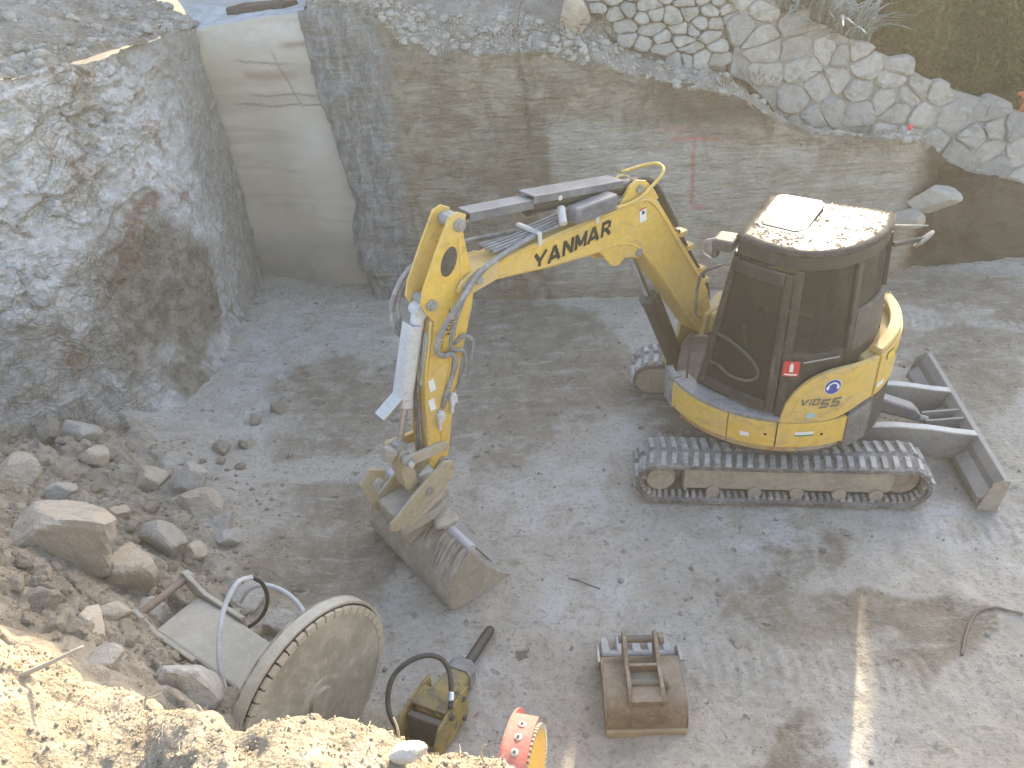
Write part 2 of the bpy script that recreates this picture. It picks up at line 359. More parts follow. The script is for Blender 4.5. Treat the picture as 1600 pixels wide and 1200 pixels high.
def ruts(x, y):
    """prints of the rubber tracks and a few bucket scrapes, one to two centimetres deep"""
    o = np.zeros_like(x)
    for i, ((ax, ay), (bx, by)) in enumerate(RUTS):
        L = math.hypot(bx - ax, by - ay); dx, dy = (bx - ax) / L, (by - ay) / L; s = (x - ax) * dx + (y - ay) * dy; t = -(x - ax) * dy + (y - ay) * dx
        m = smooth(0, .4, s) * smooth(L, L - .4, s) * smooth(.24, .19, np.abs(t)) * (.35 + .65 * smooth(-.1, .3, vnoise(np.stack([x, y, 0 * x], -1) * 1.7, i)))
        o = o + m * (-.003 + .0042 * np.sign(np.sin(s * 2 * math.pi / .095 + np.abs(t) * 9)) * smooth(.17, .15, np.abs(t)))
        o = o + .007 * smooth(.05, .0, np.abs(np.abs(t) - .23)) * smooth(0, .4, s) * smooth(L, L - .4, s) * np.clip(vnoise(np.stack([x, y, 0 * x], -1) * 3.1, i + 5), 0, 1)
    P = np.stack([x, y * 2.6, 0 * x], -1)
    return o + .014 * np.clip(ridged(P, 1.7, 3, 88), 0, 1) * smooth(-.1, .3, vnoise(P * .6, 89)) + .010 * fbm(np.stack([x, y, 0 * x], -1), 12, 3, 90)
def floor_z(x, y):
    x = np.asarray(x, float); y = np.asarray(y, float); b = floor_base(x, y); P = np.stack([x, y, 0 * x], -1); k = smooth(.02, .45, b)
    calm = 1 - smooth(1.6, 2.6, np.abs(x - 2.4) + np.abs(y - 6.0) * .9)           # under the machine the floor is level
    z = b + (fbm(P, 1.1, 4, 3) * .035 + fbm(P, 5, 3, 9) * .012) * (1 - .9 * calm) * (1 - k)
    z = z + ruts(x, y) * (1 - k)
    d, s2, idv = worley(np.stack([x, y, b], -1), 4.2, 5)
    return z + k * (fbm(P, 2.2, 5, 21) * .18 + (idv - .5) * .15 * smooth(.0, .22, s2 - d) + fbm(P, 9, 4, 4) * .075)
nx, ny = 760, 600
gx, gy = np.meshgrid(np.linspace(-7, 9, nx), np.linspace(1.2, 11.2, ny)); gz = floor_z(gx, gy)
def blob(x, y, pts):
    m = 0; P = np.stack([x, y, 0 * x], -1); x = x + fbm(P, 1.3, 4, 7) * .7; y = y + fbm(P, 1.3, 4, 8) * .7
    for px, py, r in pts: m = np.maximum(m, 1 - np.hypot(x - px, y - py) / (r * 1.25))
    return smooth(0, .9, m)
gd = blob(gx, gy, [(*at_z(1200, 925, 0)[:2], .38), (*at_z(1230, 870, 0)[:2], .35), (*at_z(1330, 870, 0)[:2], .3), (*at_z(1440, 985, 0)[:2], .4), (*at_z(880, 600, 0)[:2], .9), (*at_z(820, 520, 0)[:2], 1.2), (*at_z(1480, 460, 0)[:2], 1.2), (*at_z(520, 620, 0)[:2], .9), (*at_z(760, 620, 0)[:2], 1.3), (*at_z(560, 820, 0)[:2], .9), (*at_z(1100, 640, 0)[:2], 1.0), (*at_z(1500, 560, 0)[:2], .9), (*at_z(1210, 1160, 0)[:2], .3)])
gp = blob(gx, gy, [(*at_z(470, 510, 0)[:2], 1.0), (*at_z(400, 580, 0)[:2], .9), (*at_z(330, 650, 0)[:2], .5), (*at_z(950, 950, 0)[:2], .4), (*at_z(770, 1100, 0)[:2], .45), (*at_z(1180, 820, 0)[:2], .8), (*at_z(1480, 800, 0)[:2], .8), (*at_z(900, 780, 0)[:2], .7), (*at_z(1330, 1180, 0)[:2], .5), (*at_z(1000, 690, 0)[:2], .6)])
soilm = np.clip(smooth(.05, .5, floor_base(gx, gy)), 0, 1)
FLOOR = floor_mat()
tag(mesh_obj('pit_floor', np.stack([gx, gy, gz], -1).reshape(-1, 3), grid_faces(ny, nx), FLOOR, smooth_=True, attrs={'damp': gd, 'powder': gp * (1 - soilm), 'soil': soilm}), kind='structure')
# the land around the pit
SOIL = earth_mat('brown_soil', (.16, .135, .10), (.235, .20, .155), (.29, .25, .195), (.40, .37, .31), 1.4, .9)
v = []; f = []
for i, (r, z) in enumerate(((13, -.12), (30, -.2), (55, -.4))):
    for k in range(32): v.append((1 + r * math.cos(k * math.pi / 16), 5 + r * math.sin(k * math.pi / 16), z))
f = [list(range(32))] + [[i * 32 + k, (i + 1) * 32 + k, (i + 1) * 32 + (k + 1) % 32, i * 32 + (k + 1) % 32] for i in range(2) for k in range(32)]
tag(mesh_obj('ground', v, f, SOIL), kind='structure')

# ================================================================== rock faces
ROCK = rock_face_mat(); CUT = cut_face_mat(); SAWN = sawn_mat()
def face(name, foot, crest, nu, nv, disp, mat, rows=6, attr_fn=None, jag=.10):
    """a standing rock face between a foot line and a crest line (same number of points)"""
    foot = np.asarray(foot, float); crest = np.asarray(crest, float)
    C = np.stack([foot + (crest - foot) * t for t in np.linspace(0, 1, rows)])
    S = resample(C, nu, nv); N = normals(S); tz = np.linspace(0, 1, nv)[:, None] * np.ones((1, nu)); tu = np.ones((nv, 1)) * np.linspace(0, 1, nu)[None]
    if N[..., 1].mean() > .05 or (abs(N[..., 1].mean()) <= .05 and N[..., 0].mean() < 0): N = -N
    D = disp(S, tu, tz); S2 = S + N * D[..., None]
    S2[..., 2] += smooth(.72, 1, tz) * fbm(S * np.array([1, 1, .2]), 2.4, 4, 91) * jag
    at = attr_fn(S, tu, tz, D) if attr_fn else None
    return tag(mesh_obj(name, S2.reshape(-1, 3), grid_faces(nv, nu), mat, smooth_=True, attrs=at), kind='structure')
# left: weathered face, blocky above, brown and tight below
lf = [(-7.2, 4.2, .6), (-6.0, 4.9, .35), (-4.85, 5.95, .2), (-3.85, 7.0, -.05), (-3.62, 7.5, -.05), (-3.44, 8.24, -.05), (-3.36, 9.3, -.05), (-3.34, 10.2, -.05), (-3.35, 10.6, -.05)]
lc = [(-7.9, 4.6, 3.5), (-6.6, 5.3, 3.5), (-5.3, 6.3, 3.5), (-4.4, 7.2, 3.45), (-4.1, 7.7, 3.42), (-3.85, 8.4, 3.4), (-3.55, 9.3, 3.38), (-3.38, 10.0, 3.36), (-3.36, 10.5, 3.36)]
def ld_disp(S, tu, tz):
    z = S[..., 2]; y = S[..., 1]; tight = smooth(8.6, 9.9, y); up = smooth(1.2, 2.6, z + (7.6 - y) * .55) * (1 - tight)
    Q = S + fbm(S, 1.4, 3, 60)[..., None] * .3
    d, s2, idv = worley(Q * np.array([1, .75, 1.35]), 3.0, 3); d2, s3, id2 = worley(Q * np.array([1, .8, 1.2]), 7.5, 8)
    D = up * ((idv - .5) * .20 * smooth(0, .16, s2 - d) + (id2 - .5) * .09 * smooth(0, .2, s3 - d2)) + fbm(S, .8, 3, 2) * .14 * (1 - .8 * tight)
    D = D + (1 - up) * (1 - .75 * tight) * (ridged(S * np.array([1, 1, .55]), 2.4, 4, 6) * .085) + fbm(S, 13, 3, 12) * .018
    return D - tight * .02 * ridged(S * np.array([1, 2.5, .5]), 3, 3, 41) + .1 * (1 - smooth(0, .25, z)) * (1 - tight)
def ld_attr(S, tu, tz, D):
    z = S[..., 2]; y = S[..., 1]; w = fbm(S, 1.6, 4, 77) * .55
    br = smooth(.1, .55, 1.05 - np.hypot((y - 8.0 + (z - 1) * -.12) / 1.25, (z - .95) / 1.25) + w)
    br = np.maximum(br, smooth(2.0, 1.2, z + w) * smooth(7.6, 6.6, y) * .55)
    gr = smooth(8.7, 9.6, y + w * .5)
    ru = smooth(.25, .6, 1 - np.abs((z - 2.05) - (y - 8.3) * .55) / .32 + w * .7) * smooth(7.4, 7.8, y) * smooth(9.3, 8.9, y)
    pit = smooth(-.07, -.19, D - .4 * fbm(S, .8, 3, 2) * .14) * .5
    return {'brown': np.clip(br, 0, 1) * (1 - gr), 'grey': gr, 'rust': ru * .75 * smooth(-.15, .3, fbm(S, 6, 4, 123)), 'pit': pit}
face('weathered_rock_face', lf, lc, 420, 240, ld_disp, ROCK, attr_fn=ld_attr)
# the sawn slot between the weathered face and the pillar
sf = [(-3.42, 10.30, -.05), (-2.9, 10.22, -.05), (-2.3, 10.03, -.05), (-1.6, 9.88, -.05)]
sc_ = [(-3.46, 10.14, 3.32), (-2.9, 10.12, 3.38), (-2.3, 10.0, 3.44), (-1.75, 9.93, 3.44)]
def sd_disp(S, tu, tz): return fbm(S, .7, 3, 5) * .035 + fbm(S * np.array([1, 1, 3.]), 3, 3, 15) * .008 - .03 * smooth(.9, 1, tz) * (fbm(S, 6, 3, 2) + .5)
def sd_attr(S, tu, tz, D):
    x = S[..., 0]; z = S[..., 2]; w = fbm(S, 3, 4, 31) * .10
    ru = np.maximum(smooth(.09, .0, np.abs(z - 2.78 + (x + 2.6) * .05 + w * .5)) * smooth(-3.0, -2.85, x) * smooth(-2.2, -2.35, x), smooth(.07, 0, np.abs(z - 3.12 + w * .5)) * smooth(-2.5, -2.3, x))
    ck = np.zeros_like(x)
    for zz, a, b in ((2.42, -3.2, -1.8), (2.55, -3.0, -2.0), (2.92, -3.1, -2.3)): ck = np.maximum(ck, smooth(.016, .004, np.abs(z - zz + w * .45 + (x + 2.5) * .04)) * smooth(a, a + .2, x) * smooth(b, b - .2, x))
    ck = np.maximum(ck, smooth(.018, .004, np.abs(x + 2.55 - (3.1 - z) * .35 + w * .3)) * smooth(2.3, 2.5, z) * smooth(3.1, 3.0, z) * .8)
    pw = np.clip(smooth(2.9, 3.3, z + w) * .8 + np.clip(1 - np.hypot((x + 2.2) / .5, (z - 2.0) / .8), 0, 1) * .8, 0, 1)
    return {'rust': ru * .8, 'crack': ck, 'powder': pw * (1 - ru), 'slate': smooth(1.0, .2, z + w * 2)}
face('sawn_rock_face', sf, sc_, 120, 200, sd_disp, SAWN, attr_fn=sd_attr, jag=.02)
# back: rough pillar at the left, then the long cut face
bf = [(-1.72, 10.5, -.05), (-1.74, 9.62, -.05), (-1.28, 9.52, -.05), (-.75, 9.42, -.05), (-.09, 9.25, -.05), (.9, 9.12, -.05), (1.72, 9.08, -.05), (2.75, 9.05, -.05), (3.76, 9.05, -.05), (4.6, 9.08, -.05), (5.1, 9.12, -.05), (5.5, 9.32, -.05), (6.6, 9.3, -.05), (8.6, 9.2, -.05)]
bt = [(-2.0, 10.6, 3.5), (-1.98, 9.85, 3.5), (-1.45, 9.75, 3.55), (-.85, 9.68, 3.08), (-.05, 9.52, 2.98), (.95, 9.38, 2.86), (1.75, 9.35, 2.62), (2.75, 9.36, 2.35), (3.5, 9.32, 1.95), (4.5, 9.30, 1.75), (5.2, 9.32, 1.62), (5.65, 9.52, 1.28), (6.7, 9.45, .98), (8.7, 9.3, .9)]
def bd_disp(S, tu, tz):
    x = S[..., 0]; pil = smooth(-1.05, -1.45, x); D = fbm(S, .9, 3, 33) * .06 + fbm(S * np.array([1, 1, 2.6]), 2.6, 5, 4, .62) * .04
    D = D + pil * (ridged(S * np.array([1.6, 1.6, .35]), 3.6, 4, 14) * .07 + fbm(S, 1.5, 3, 8) * .12)
    top = smooth(.8, 1, tz) * (1 - pil); D = D + top * (fbm(S, 5, 4, 51) * .09 - .03)
    ck = smooth(.06, .0, np.abs(x - .38 + fbm(S, 2.5, 3, 3) * .1 + .08 * (S[..., 2] - 2.4))) * smooth(1.75, 2.1, S[..., 2]); D = D - ck * .05 * (1 + fbm(S, 6, 3, 66))
    so = smooth(5.0, 5.4, x); D = D + so * fbm(S, 3, 5, 44) * .12
    return D
def bd_attr(S, tu, tz, D):
    x = S[..., 0]; z = S[..., 2]; w = fbm(S, 1.7, 4, 71) * .22; w2 = fbm(S, 9, 3, 72)
    clean = smooth(.55, .75, x + w * .4) * smooth(2.35, 2.05, z + w * .6 + (x - .7) * .17) * smooth(.0, .25, z) * smooth(5.2, 4.9, x + w) * (.72 + .28 * smooth(3.4, 1.6, x))
    L = lambda d: smooth(.030, .012, np.abs(d))
    spray = np.maximum.reduce([L(z - 1.90 - (x - 2.3) * -.09 + w2 * .006) * smooth(1.98, 2.1, x) * smooth(2.72, 2.6, x), L(x - 2.325 + w2 * .006 + (z - 1.9) * .01) * smooth(1.08, 1.14, z) * smooth(1.92, 1.86, z),
        smooth(.06, .02, np.abs(z - 1.10)) * smooth(2.3, 2.36, x) * smooth(2.52, 2.46, x) * .8, smooth(.07, .01, np.abs(z - 2.03 + (x - 2) * .05)) * smooth(1.85, 1.95, x) * smooth(2.5, 2.2, x) * .35,
        smooth(.10, .03, np.abs(x - 2.52)) * smooth(.35, .42, z) * smooth(.85, .78, z) * .45, L(x - .98) * smooth(1.2, 1.3, z) * smooth(1.75, 1.6, z) * .25])
    crack = smooth(.055, .0, np.abs(x - .38 + fbm(S, 2.5, 3, 3) * .1 + .08 * (z - 2.4))) * smooth(1.75, 2.1, z)
    pil = smooth(-1.0, -1.35, x + w * .3)
    soil = np.maximum(smooth(5.0, 5.35, x + w), smooth(1.5, 2.6, x) * smooth(3.9, 3.2, x) * smooth(1.95, 2.15, z + w * .5) * .8)
    return {'clean': np.clip(clean, 0, 1) * (1 - pil), 'spray': np.clip(spray, 0, 1), 'crack': crack * .22, 'slate': pil, 'soil': np.clip(soil, 0, 1)}
face('cut_rock_face', bf, bt, 620, 230, bd_disp, CUT, attr_fn=bd_attr)
# soil bank and terraces above the faces
BANK = earth_mat('pale_bank_soil', (.27, .235, .185), (.36, .325, .27), (.22, .19, .145), (.52, .50, .46), 1.8, 1.0)
SURF = {}
def bank(name, ctrl, nu, nv, amp, mat, seed=0):
    S = resample(np.asarray(ctrl, float), nu, nv); N = normals(S); N = np.where(N[..., 2:] < 0, -N, N)
    d, s2, idv = worley(S, 4.5, seed + 2); ed = .4 + .6 * smooth(0, .06, np.linspace(0, 1, nv))[:, None]
    D = (fbm(S, 2.2, 5, seed) * amp + (idv - .5) * amp * .8 * smooth(0, .12, s2 - d) + fbm(S, 14, 3, seed + 5) * amp * .25) * ed
    SURF[name] = S + N * D[..., None]
    return tag(mesh_obj(name, (S + N * D[..., None]).reshape(-1, 3), grid_faces(nv, nu), mat, smooth_=True), kind='structure')
top = np.array(bt)[1:]
tx_ = top[:, 0]
_bx = [-2, 1.0, 1.3, 1.75, 2.75, 3.5, 4.5, 5.2, 5.65, 6.7, 8.7]
zb = np.interp(tx_, _bx, [3.55, 3.2, 3.12, 2.72, 2.44, 1.82, 1.60, 1.50, 1.22, .90, .82])     # foot of the stone walls
zt = np.interp(tx_, _bx, [3.6, 3.55, 3.66, 3.66, 3.6, 2.98, 2.58, 2.22, 2.03, 1.66, 1.26])       # their tops
yw = np.interp(tx_, [1.0, 2.8, 3.0], [9.76, 9.76, 9.70])
nw = tx_ < 1.1
r0 = top + np.array([0, .05, -.10]); r1 = top + np.array([0, .10, .03])
r2 = top.copy(); r2[:, 1] = np.where(nw, top[:, 1] + .3, yw + .2 * (zb - 1.5) - .02); r2[:, 2] = np.where(nw, top[:, 2] + .14, zb + .02)
r2b = r2.copy(); r2b[:, 1] = np.where(nw, r2[:, 1] + .2, yw + .2 * (zb - 1.5) + .16); r2b[:, 2] = np.where(nw, r2[:, 2] + .12, zb + .05)
r3 = r2.copy(); r3[:, 1] = np.where(nw, r2b[:, 1] + .4, yw + .2 * (zt - 1.5) + .16); r3[:, 2] = np.where(nw, r2b[:, 2] + .15, zt - .10)
r3b = r3.copy(); r3b[:, 1] += .25; r3b[:, 2] += .05
r4 = r3.copy(); r4[:, 1] = 11.6; r4[:, 2] = [3.7, 3.8, 3.9, 3.95, 3.95, 3.85, 3.7, 3.3, 2.85, 2.6, 2.35, 1.9, 1.6]
r5 = r4.copy(); r5[:, 1] += 9; r5[:, 0] += (r5[:, 0] - 2) * .6; r5[:, 2] += .6
# the upper slope carries the trees
bank('hillside', [r0, r1, r2, r2b, r3, r3b, r4, r5], 260, 250, .06, BANK, 3)
tl = np.array(lc)
q2 = tl + np.array([-.35, .12, .10]); q3 = tl + np.array([-1.3, .6, .42]); q4 = tl + np.array([-5, 2.5, .9])
bank('upper_left_terrace', [tl + np.array([-.02, .01, .0]), q2, q3, q4], 220, 150, .11, BANK, 13)
LEDGE = earth_mat('pale_ledge', (.42, .42, .40), (.52, .52, .50), (.36, .35, .32), (.60, .60, .58), 1.2, .5)
bank('upper_ledge', [[(-3.50, 10.16, 3.30), (-2.9, 10.14, 3.36), (-2.3, 10.02, 3.42), (-1.7, 9.96, 3.44)], [(-3.6, 10.5, 3.36), (-2.9, 10.5, 3.38), (-2.3, 10.4, 3.42), (-1.6, 10.3, 3.46)], [(-3.9, 11.4, 3.45), (-3, 11.4, 3.42), (-2.2, 11.4, 3.45), (-1.4, 11.2, 3.5)], [(-6, 16, 3.7), (-3.5, 16, 3.6), (-2, 16, 3.7), (0, 16, 3.8)]], 90, 120, .02, LEDGE, 23)
# dark block standing in for the shade of a hollow on the ledge
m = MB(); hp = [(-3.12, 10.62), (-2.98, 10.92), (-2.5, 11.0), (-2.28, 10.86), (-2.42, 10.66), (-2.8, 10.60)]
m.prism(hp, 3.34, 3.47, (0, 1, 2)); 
gH = G('hollow_dark'); ph = gH.pos('obj'); HOLLOWDARK = gH.fin(gH.mix(gH.noise(ph, 8, 5), (.05, .042, .035), (.10, .085, .07)), .8, gH.bump(gH.noise(ph, 9, 4), .8, .05))
tag(m.build('hollow_shade', HOLLOWDARK, bevel=.02), 'dark sheet lying on the pale ledge above the sawn slot', 'shade_block')

# near bank in the sun, at the photographer's feet
NEAR = earth_mat('sunlit_sandy_soil', (.36, .302, .215), (.44, .375, .278), (.30, .245, .168), (.54, .475, .37), 2.6, .8)
edge_px = [(-330, 930), (-160, 970), (-40, 985), (40, 1010), (110, 1048), (190, 1075), (240, 1108), (290, 1118), (360, 1128), (450, 1118), (560, 1128), (650, 1160), (720, 1168), (780, 1192), (830, 1245), (900, 1330)]
E0 = np.array([at_z(u, v, 2.45 + .15 * math.sin(i * .9)) for i, (u, v) in enumerate(edge_px)])
E0 = np.concatenate([E0, [[1.2, .5, 2.45], [2.5, .2, 2.4], [5, .2, 2.3]]])
rows = [E0 + np.array([.05, .30, -1.9]), E0 + np.array([0, .10, -1.0]), E0 + np.array([0, -.03, -.35]), E0 + np.array([0, .02, -.10]), E0 + np.array([0, -.04, .0]), E0 + np.array([0, -.22, .06]), E0 + np.array([0, -.55, .12]), E0 + np.array([0, -1.1, .18]), E0 + np.array([0, -3, .3])]
S = resample(rows, 420, 260); N = normals(S); N = np.where(N[..., 2:] < 0, -N, N)
NEAR_TOP = S.copy()
d, s2, idv = worley(S, 6.5, 61); d2, s3, id2 = worley(S, 15, 62)
D = fbm(S, 2.2, 5, 50) * .09 + (idv - .5) * .05 * smooth(0, .3, s2 - d) * smooth(-.1, .35, fbm(S, 1.7, 3, 5)) + (id2 - .5) * .010 * smooth(0, .3, s3 - d2) + fbm(S, 16, 4, 55) * .014
NEAR_S = S + N * D[..., None]
tag(mesh_obj('near_bank', NEAR_S.reshape(-1, 3), grid_faces(260, 420), NEAR, smooth_=True), kind='structure')
# ================================================================== stone walls (every stone a part)
def stone_mat(name, a, b, c):
    g = G(name); p = g.pos('obj'); oi = g.n('ShaderNodeObjectInfo'); n2 = g.noise(p, 7, 6, .7, .4)
    col = g.mix(oi.outputs['Random'], a, b); col = g.mix(g.math('MULTIPLY', g.ramp(n2, .42, .66), .6), col, c)
    col = g.mix(g.math('MULTIPLY', g.ramp(g.noise(p, 30, 4, .7), .55, .72), .4), col, tuple(x * .5 for x in a))
    return g.fin(col, .95, g.bump(g.math('ADD', n2, g.noise(p, 34, 4, .7)), .7, .02), spec=.15)
STONE = stone_mat('grey_wall_stone', (.29, .278, .25), (.40, .38, .335), (.22, .20, .168))
STONE2 = stone_mat('pale_wall_stone', (.36, .335, .29), (.47, .44, .385), (.25, .22, .175))
MORTAR = earth_mat('wall_mortar', (.27, .255, .225), (.33, .315, .28), (.22, .20, .17), (.39, .375, .335), 2, .7)
def clip_poly(P, a, b):
    """keep the side of the bisector of a|b that holds a"""
    m = (a + b) / 2; n = b - a; out = []
    for i in range(len(P)):
        p, q = P[i], P[(i + 1) % len(P)]; dp, dq = (p - m) @ n, (q - m) @ n
        if dp <= 0: out.append(p)
        if dp * dq < 0: out.append(p + (q - p) * dp / (dp - dq))
    return out
def inside(p, poly):
    c = False; j = len(poly) - 1
    for i in range(len(poly)):
        if (poly[i][1] > p[1]) != (poly[j][1] > p[1]) and p[0] < (poly[j][0] - poly[i][0]) * (p[1] - poly[i][1]) / (poly[j][1] - poly[i][1]) + poly[i][0]: c = not c
        j = i
    return c
def stone_wall(name, outline, size, squash, y0, batter, depth, gap, label, mat, mat2, seed, relax=2):
    rg = np.random.default_rng(seed); O = np.array(outline, float); lo = O.min(0) - .5; hi = O.max(0) + .5
    pos = lambda x, z, out: np.array([x, y0 + batter * (z - 1.5) - out, z])
    root = empty(name, pos(*O.mean(0), 0), label, 'stone wall')
    sx, sz = size, size * squash; pts = []; r = 0; z = lo[1]
    while z < hi[1]:
        x = lo[0] + rg.random() * sx
        while x < hi[0]:
            k = .45 + 1.15 * rg.random(); pts.append((x + rg.normal() * sx * .16, z + rg.normal() * sz * .25)); x += sx * k
        z += sz * (.85 + .3 * rg.random())
    pts = np.array(pts) * np.array([1, 1 / squash])                  # work in a space where stones are round
    n_st = 0; allv = []
    for i, a in enumerate(pts):
        c0 = a * np.array([1, squash])
        if not inside(c0, outline): continue
        P = [a + np.array(q) * sx * 2.2 for q in ((-1, -1), (1, -1), (1, 1), (-1, 1))]
        dd = np.hypot(*(pts - a).T)
        for j in np.argsort(dd)[1:22]: 
            P = clip_poly(P, a, pts[j])
            if len(P) < 3: break
        if len(P) < 3: continue
        P = np.array(P) * np.array([1, squash]); c = P.mean(0)
        # round and roughen the outline
        Q = []
        for k in range(len(P)):
            p, q = P[k], P[(k + 1) % len(P)]; L = np.hypot(*(q - p)); m_ = max(1, int(L / (size * .22)))
            for t in range(m_): Q.append(p + (q - p) * (t + .5) / m_)
        Q = np.array(Q); dl = np.hypot(*(Q - c).T)[:, None]; Q = c + (Q - c) * np.maximum(.3, (dl - gap) / dl) ; Q = Q + rg.normal(size=Q.shape) * size * .018
        n = len(Q)
        if n < 4: continue
        pr = depth * (.35 + .9 * rg.random()); tx, tz_ = rg.normal() * .09, rg.normal() * .09; V = []
        for sc_k, out in ((1.03, -.10), (1.0, pr * .30), (.92, pr * .78), (.66, pr)):
            for q in Q:
                e = c + (q - c) * sc_k; bumpy = 0 if out < 0 else rg.normal() * size * .022
                V.append(pos(e[0], e[1], out + ((e[0] - c[0]) * tx + (e[1] - c[1]) * tz_ if out > 0 else 0) + bumpy))
        V.append(pos(c[0], c[1], pr * 1.02))
        F = [[l * n + k, l * n + (k + 1) % n, (l + 1) * n + (k + 1) % n, (l + 1) * n + k] for l in range(3) for k in range(n)] + [[3 * n + k, 3 * n + (k + 1) % n, 4 * n] for k in range(n)]
        mesh_obj('stone', np.array(V), F, mat2 if rg.random() < .3 else mat, root); n_st += 1
    return root
big_out = [(2.86, 2.45), (2.92, 2.9), (2.98, 3.5), (3.20, 3.42), (3.46, 3.04), (3.95, 2.92), (4.3, 2.72), (4.73, 2.54), (5.23, 2.26), (5.6, 2.1), (6.01, 1.96), (6.6, 1.74), (7.6, 1.5), (7.7, .85), (6.65, .92), (5.95, 1.05), (5.72, 1.22), (5.5, 1.5), (5.0, 1.54), (4.4, 1.62), (3.8, 1.66), (3.52, 1.84), (3.34, 2.12), (3.05, 2.38)]
dry_out = [(1.2, 3.7), (1.3, 3.1), (1.62, 2.78), (2.0, 2.62), (2.4, 2.56), (2.82, 2.47), (2.88, 2.9), (2.94, 3.7)]
W1 = stone_wall('stone_retaining_wall', big_out, .33, .80, 9.66, .2, .05, .006, 'grey wall of large mortared stones stepping down towards the right edge', STONE, STONE2, 5)
W2 = stone_wall('dry_stone_wall', dry_out, .205, .62, 9.72, .2, .07, .004, 'dry stacked wall of small pale flat stones left of the mortared wall', STONE2, STONE, 9)
def backing(outline, y0, mat, parent, name='mortar_bed', thick=.22, off=.015):
    pos = lambda x, z, o: np.array([x, y0 + .2 * (z - 1.5) + o, z]); n = len(outline)
    V = [pos(x, z, off - .0) for x, z in outline] + [pos(x, z, thick) for x, z in outline]
    F = [list(range(n)), list(range(n, 2 * n))[::-1]] + [[i, n + i, n + (i + 1) % n, (i + 1) % n] for i in range(n)]
    return mesh_obj(name, V, F, mat, parent)
backing(big_out, 9.650, MORTAR, W1); backing(dry_out, 9.74, SOIL, W2, 'earth_core')

# ================================================================== loose rocks
def rock_shape(sx, sy, sz, seed, flats=11, sub=3):
    rg = np.random.default_rng(seed)
    t = (1 + 5 ** .5) / 2
    V = [(-1, t, 0), (1, t, 0), (-1, -t, 0), (1, -t, 0), (0, -1, t), (0, 1, t), (0, -1, -t), (0, 1, -t), (t, 0, -1), (t, 0, 1), (-t, 0, -1), (-t, 0, 1)]
    F = [(0, 11, 5), (0, 5, 1), (0, 1, 7), (0, 7, 10), (0, 10, 11), (1, 5, 9), (5, 11, 4), (11, 10, 2), (10, 7, 6), (7, 1, 8), (3, 9, 4), (3, 4, 2), (3, 2, 6), (3, 6, 8), (3, 8, 9), (4, 9, 5), (2, 4, 11), (6, 2, 10), (8, 6, 7), (9, 8, 1)]
    V = [np.array(v) / np.linalg.norm(v) for v in V]
    for _ in range(sub):
        mid = {}; F2 = []
        def M(a, b):
            k = (min(a, b), max(a, b))
            if k not in mid:
                v = V[a] + V[b]; V.append(v / np.linalg.norm(v)); mid[k] = len(V) - 1
            return mid[k]
        for a, b, c in F:
            x, y, z = M(a, b), M(b, c), M(c, a); F2 += [(a, x, z), (b, y, x), (c, z, y), (x, y, z)]
        F = F2
    V = np.array(V); n = rg.normal(size=(flats, 3)); n /= np.linalg.norm(n, axis=1)[:, None]; d = .55 + .4 * rg.random(flats)
    dots = V @ n.T; rr = np.where(dots > .05, d / np.maximum(dots, .05), 9).min(1); rr = np.minimum(rr, 1.15)
    if sub > 1: rr = rr * (1 + .05 * fbm(V + seed, 2.5, 3, seed) + .025 * fbm(V + seed, 8, 2, seed))
    V = V * rr[:, None]; V = (V - (V.max(0) + V.min(0)) / 2) / (V.max(0) - V.min(0))
    return V * np.array([sx, sy, sz]), [list(f) for f in F]
def rotz(a): c, s = math.cos(a), math.sin(a); return np.array([[c, -s, 0], [s, c, 0], [0, 0, 1]])
ROCKS = {k: stone_mat('loose_rock_' + k, *v) for k, v in dict(tan=((.48, .40, .295), (.54, .455, .345), (.38, .315, .23)), grey=((.42, .38, .312), (.49, .445, .375), (.34, .297, .235)), brown=((.22, .185, .14), (.30, .25, .19), (.36, .33, .28)), pale=((.46, .43, .37), (.54, .505, .44), (.35, .31, .25))).items()}
def rock(u, v, z, w, h, d, kind, seed, label, rot=0, sink=.3, tilt=0):
    """a rock whose middle shows at (u, v) when it rests about z high"""
    c = at_z(u, v, z); zz = float(floor_z(c[0], c[1])) if c[1] < 9.4 and z < 2.4 else z
    V, F = rock_shape(w, d, h, seed); V = V @ rotz(R(rot)).T
    if tilt: a = R(tilt); V = V @ np.array([[math.cos(a), 0, math.sin(a)], [0, 1, 0], [-math.sin(a), 0, math.cos(a)]]).T
    V = V + np.array([c[0], c[1], zz + h * (.5 - sink)])
    o = mesh_obj('boulder' if max(w, d) > .45 else 'rock', V, F, ROCKS[kind], origin=(c[0], c[1], zz))
    return tag(o, label, 'boulder' if max(w, d) > .45 else 'rock', 'rocks fallen on the spoil bank')
rock(125, 885, .95, .78, .56, .46, 'tan', 3, 'largest tan boulder with a flat face, low on the spoil bank at left', -18, .25)
rock(205, 915, .75, .46, .36, .36, 'tan', 8, 'tan boulder wedged just right of the largest one', 20, .35)
rock(262, 862, .5, .34, .36, .30, 'grey', 12, 'round grey rock standing right of the two tan boulders', 10, .25)
rock(298, 752, .3, .32, .30, .34, 'grey', 17, 'grey wedge-shaped rock at the upper edge of the bank', 35, .25)
rock(225, 738, .4, .36, .26, .30, 'tan', 21, 'orange-tan rock behind the grey wedge-shaped rock', -10, .3)
rock(320, 803, .22, .42, .26, .30, 'tan', 26, 'long tan rock with a sloping top at the foot of the bank', -15, .3)
rock(152, 725, .5, .26, .22, .24, 'tan', 31, 'small blocky tan rock below the weathered face', 0, .3)
rock(75, 690, .65, .34, .30, .30, 'brown', 35, 'rough brown rock against the foot of the weathered face', 0, .3)
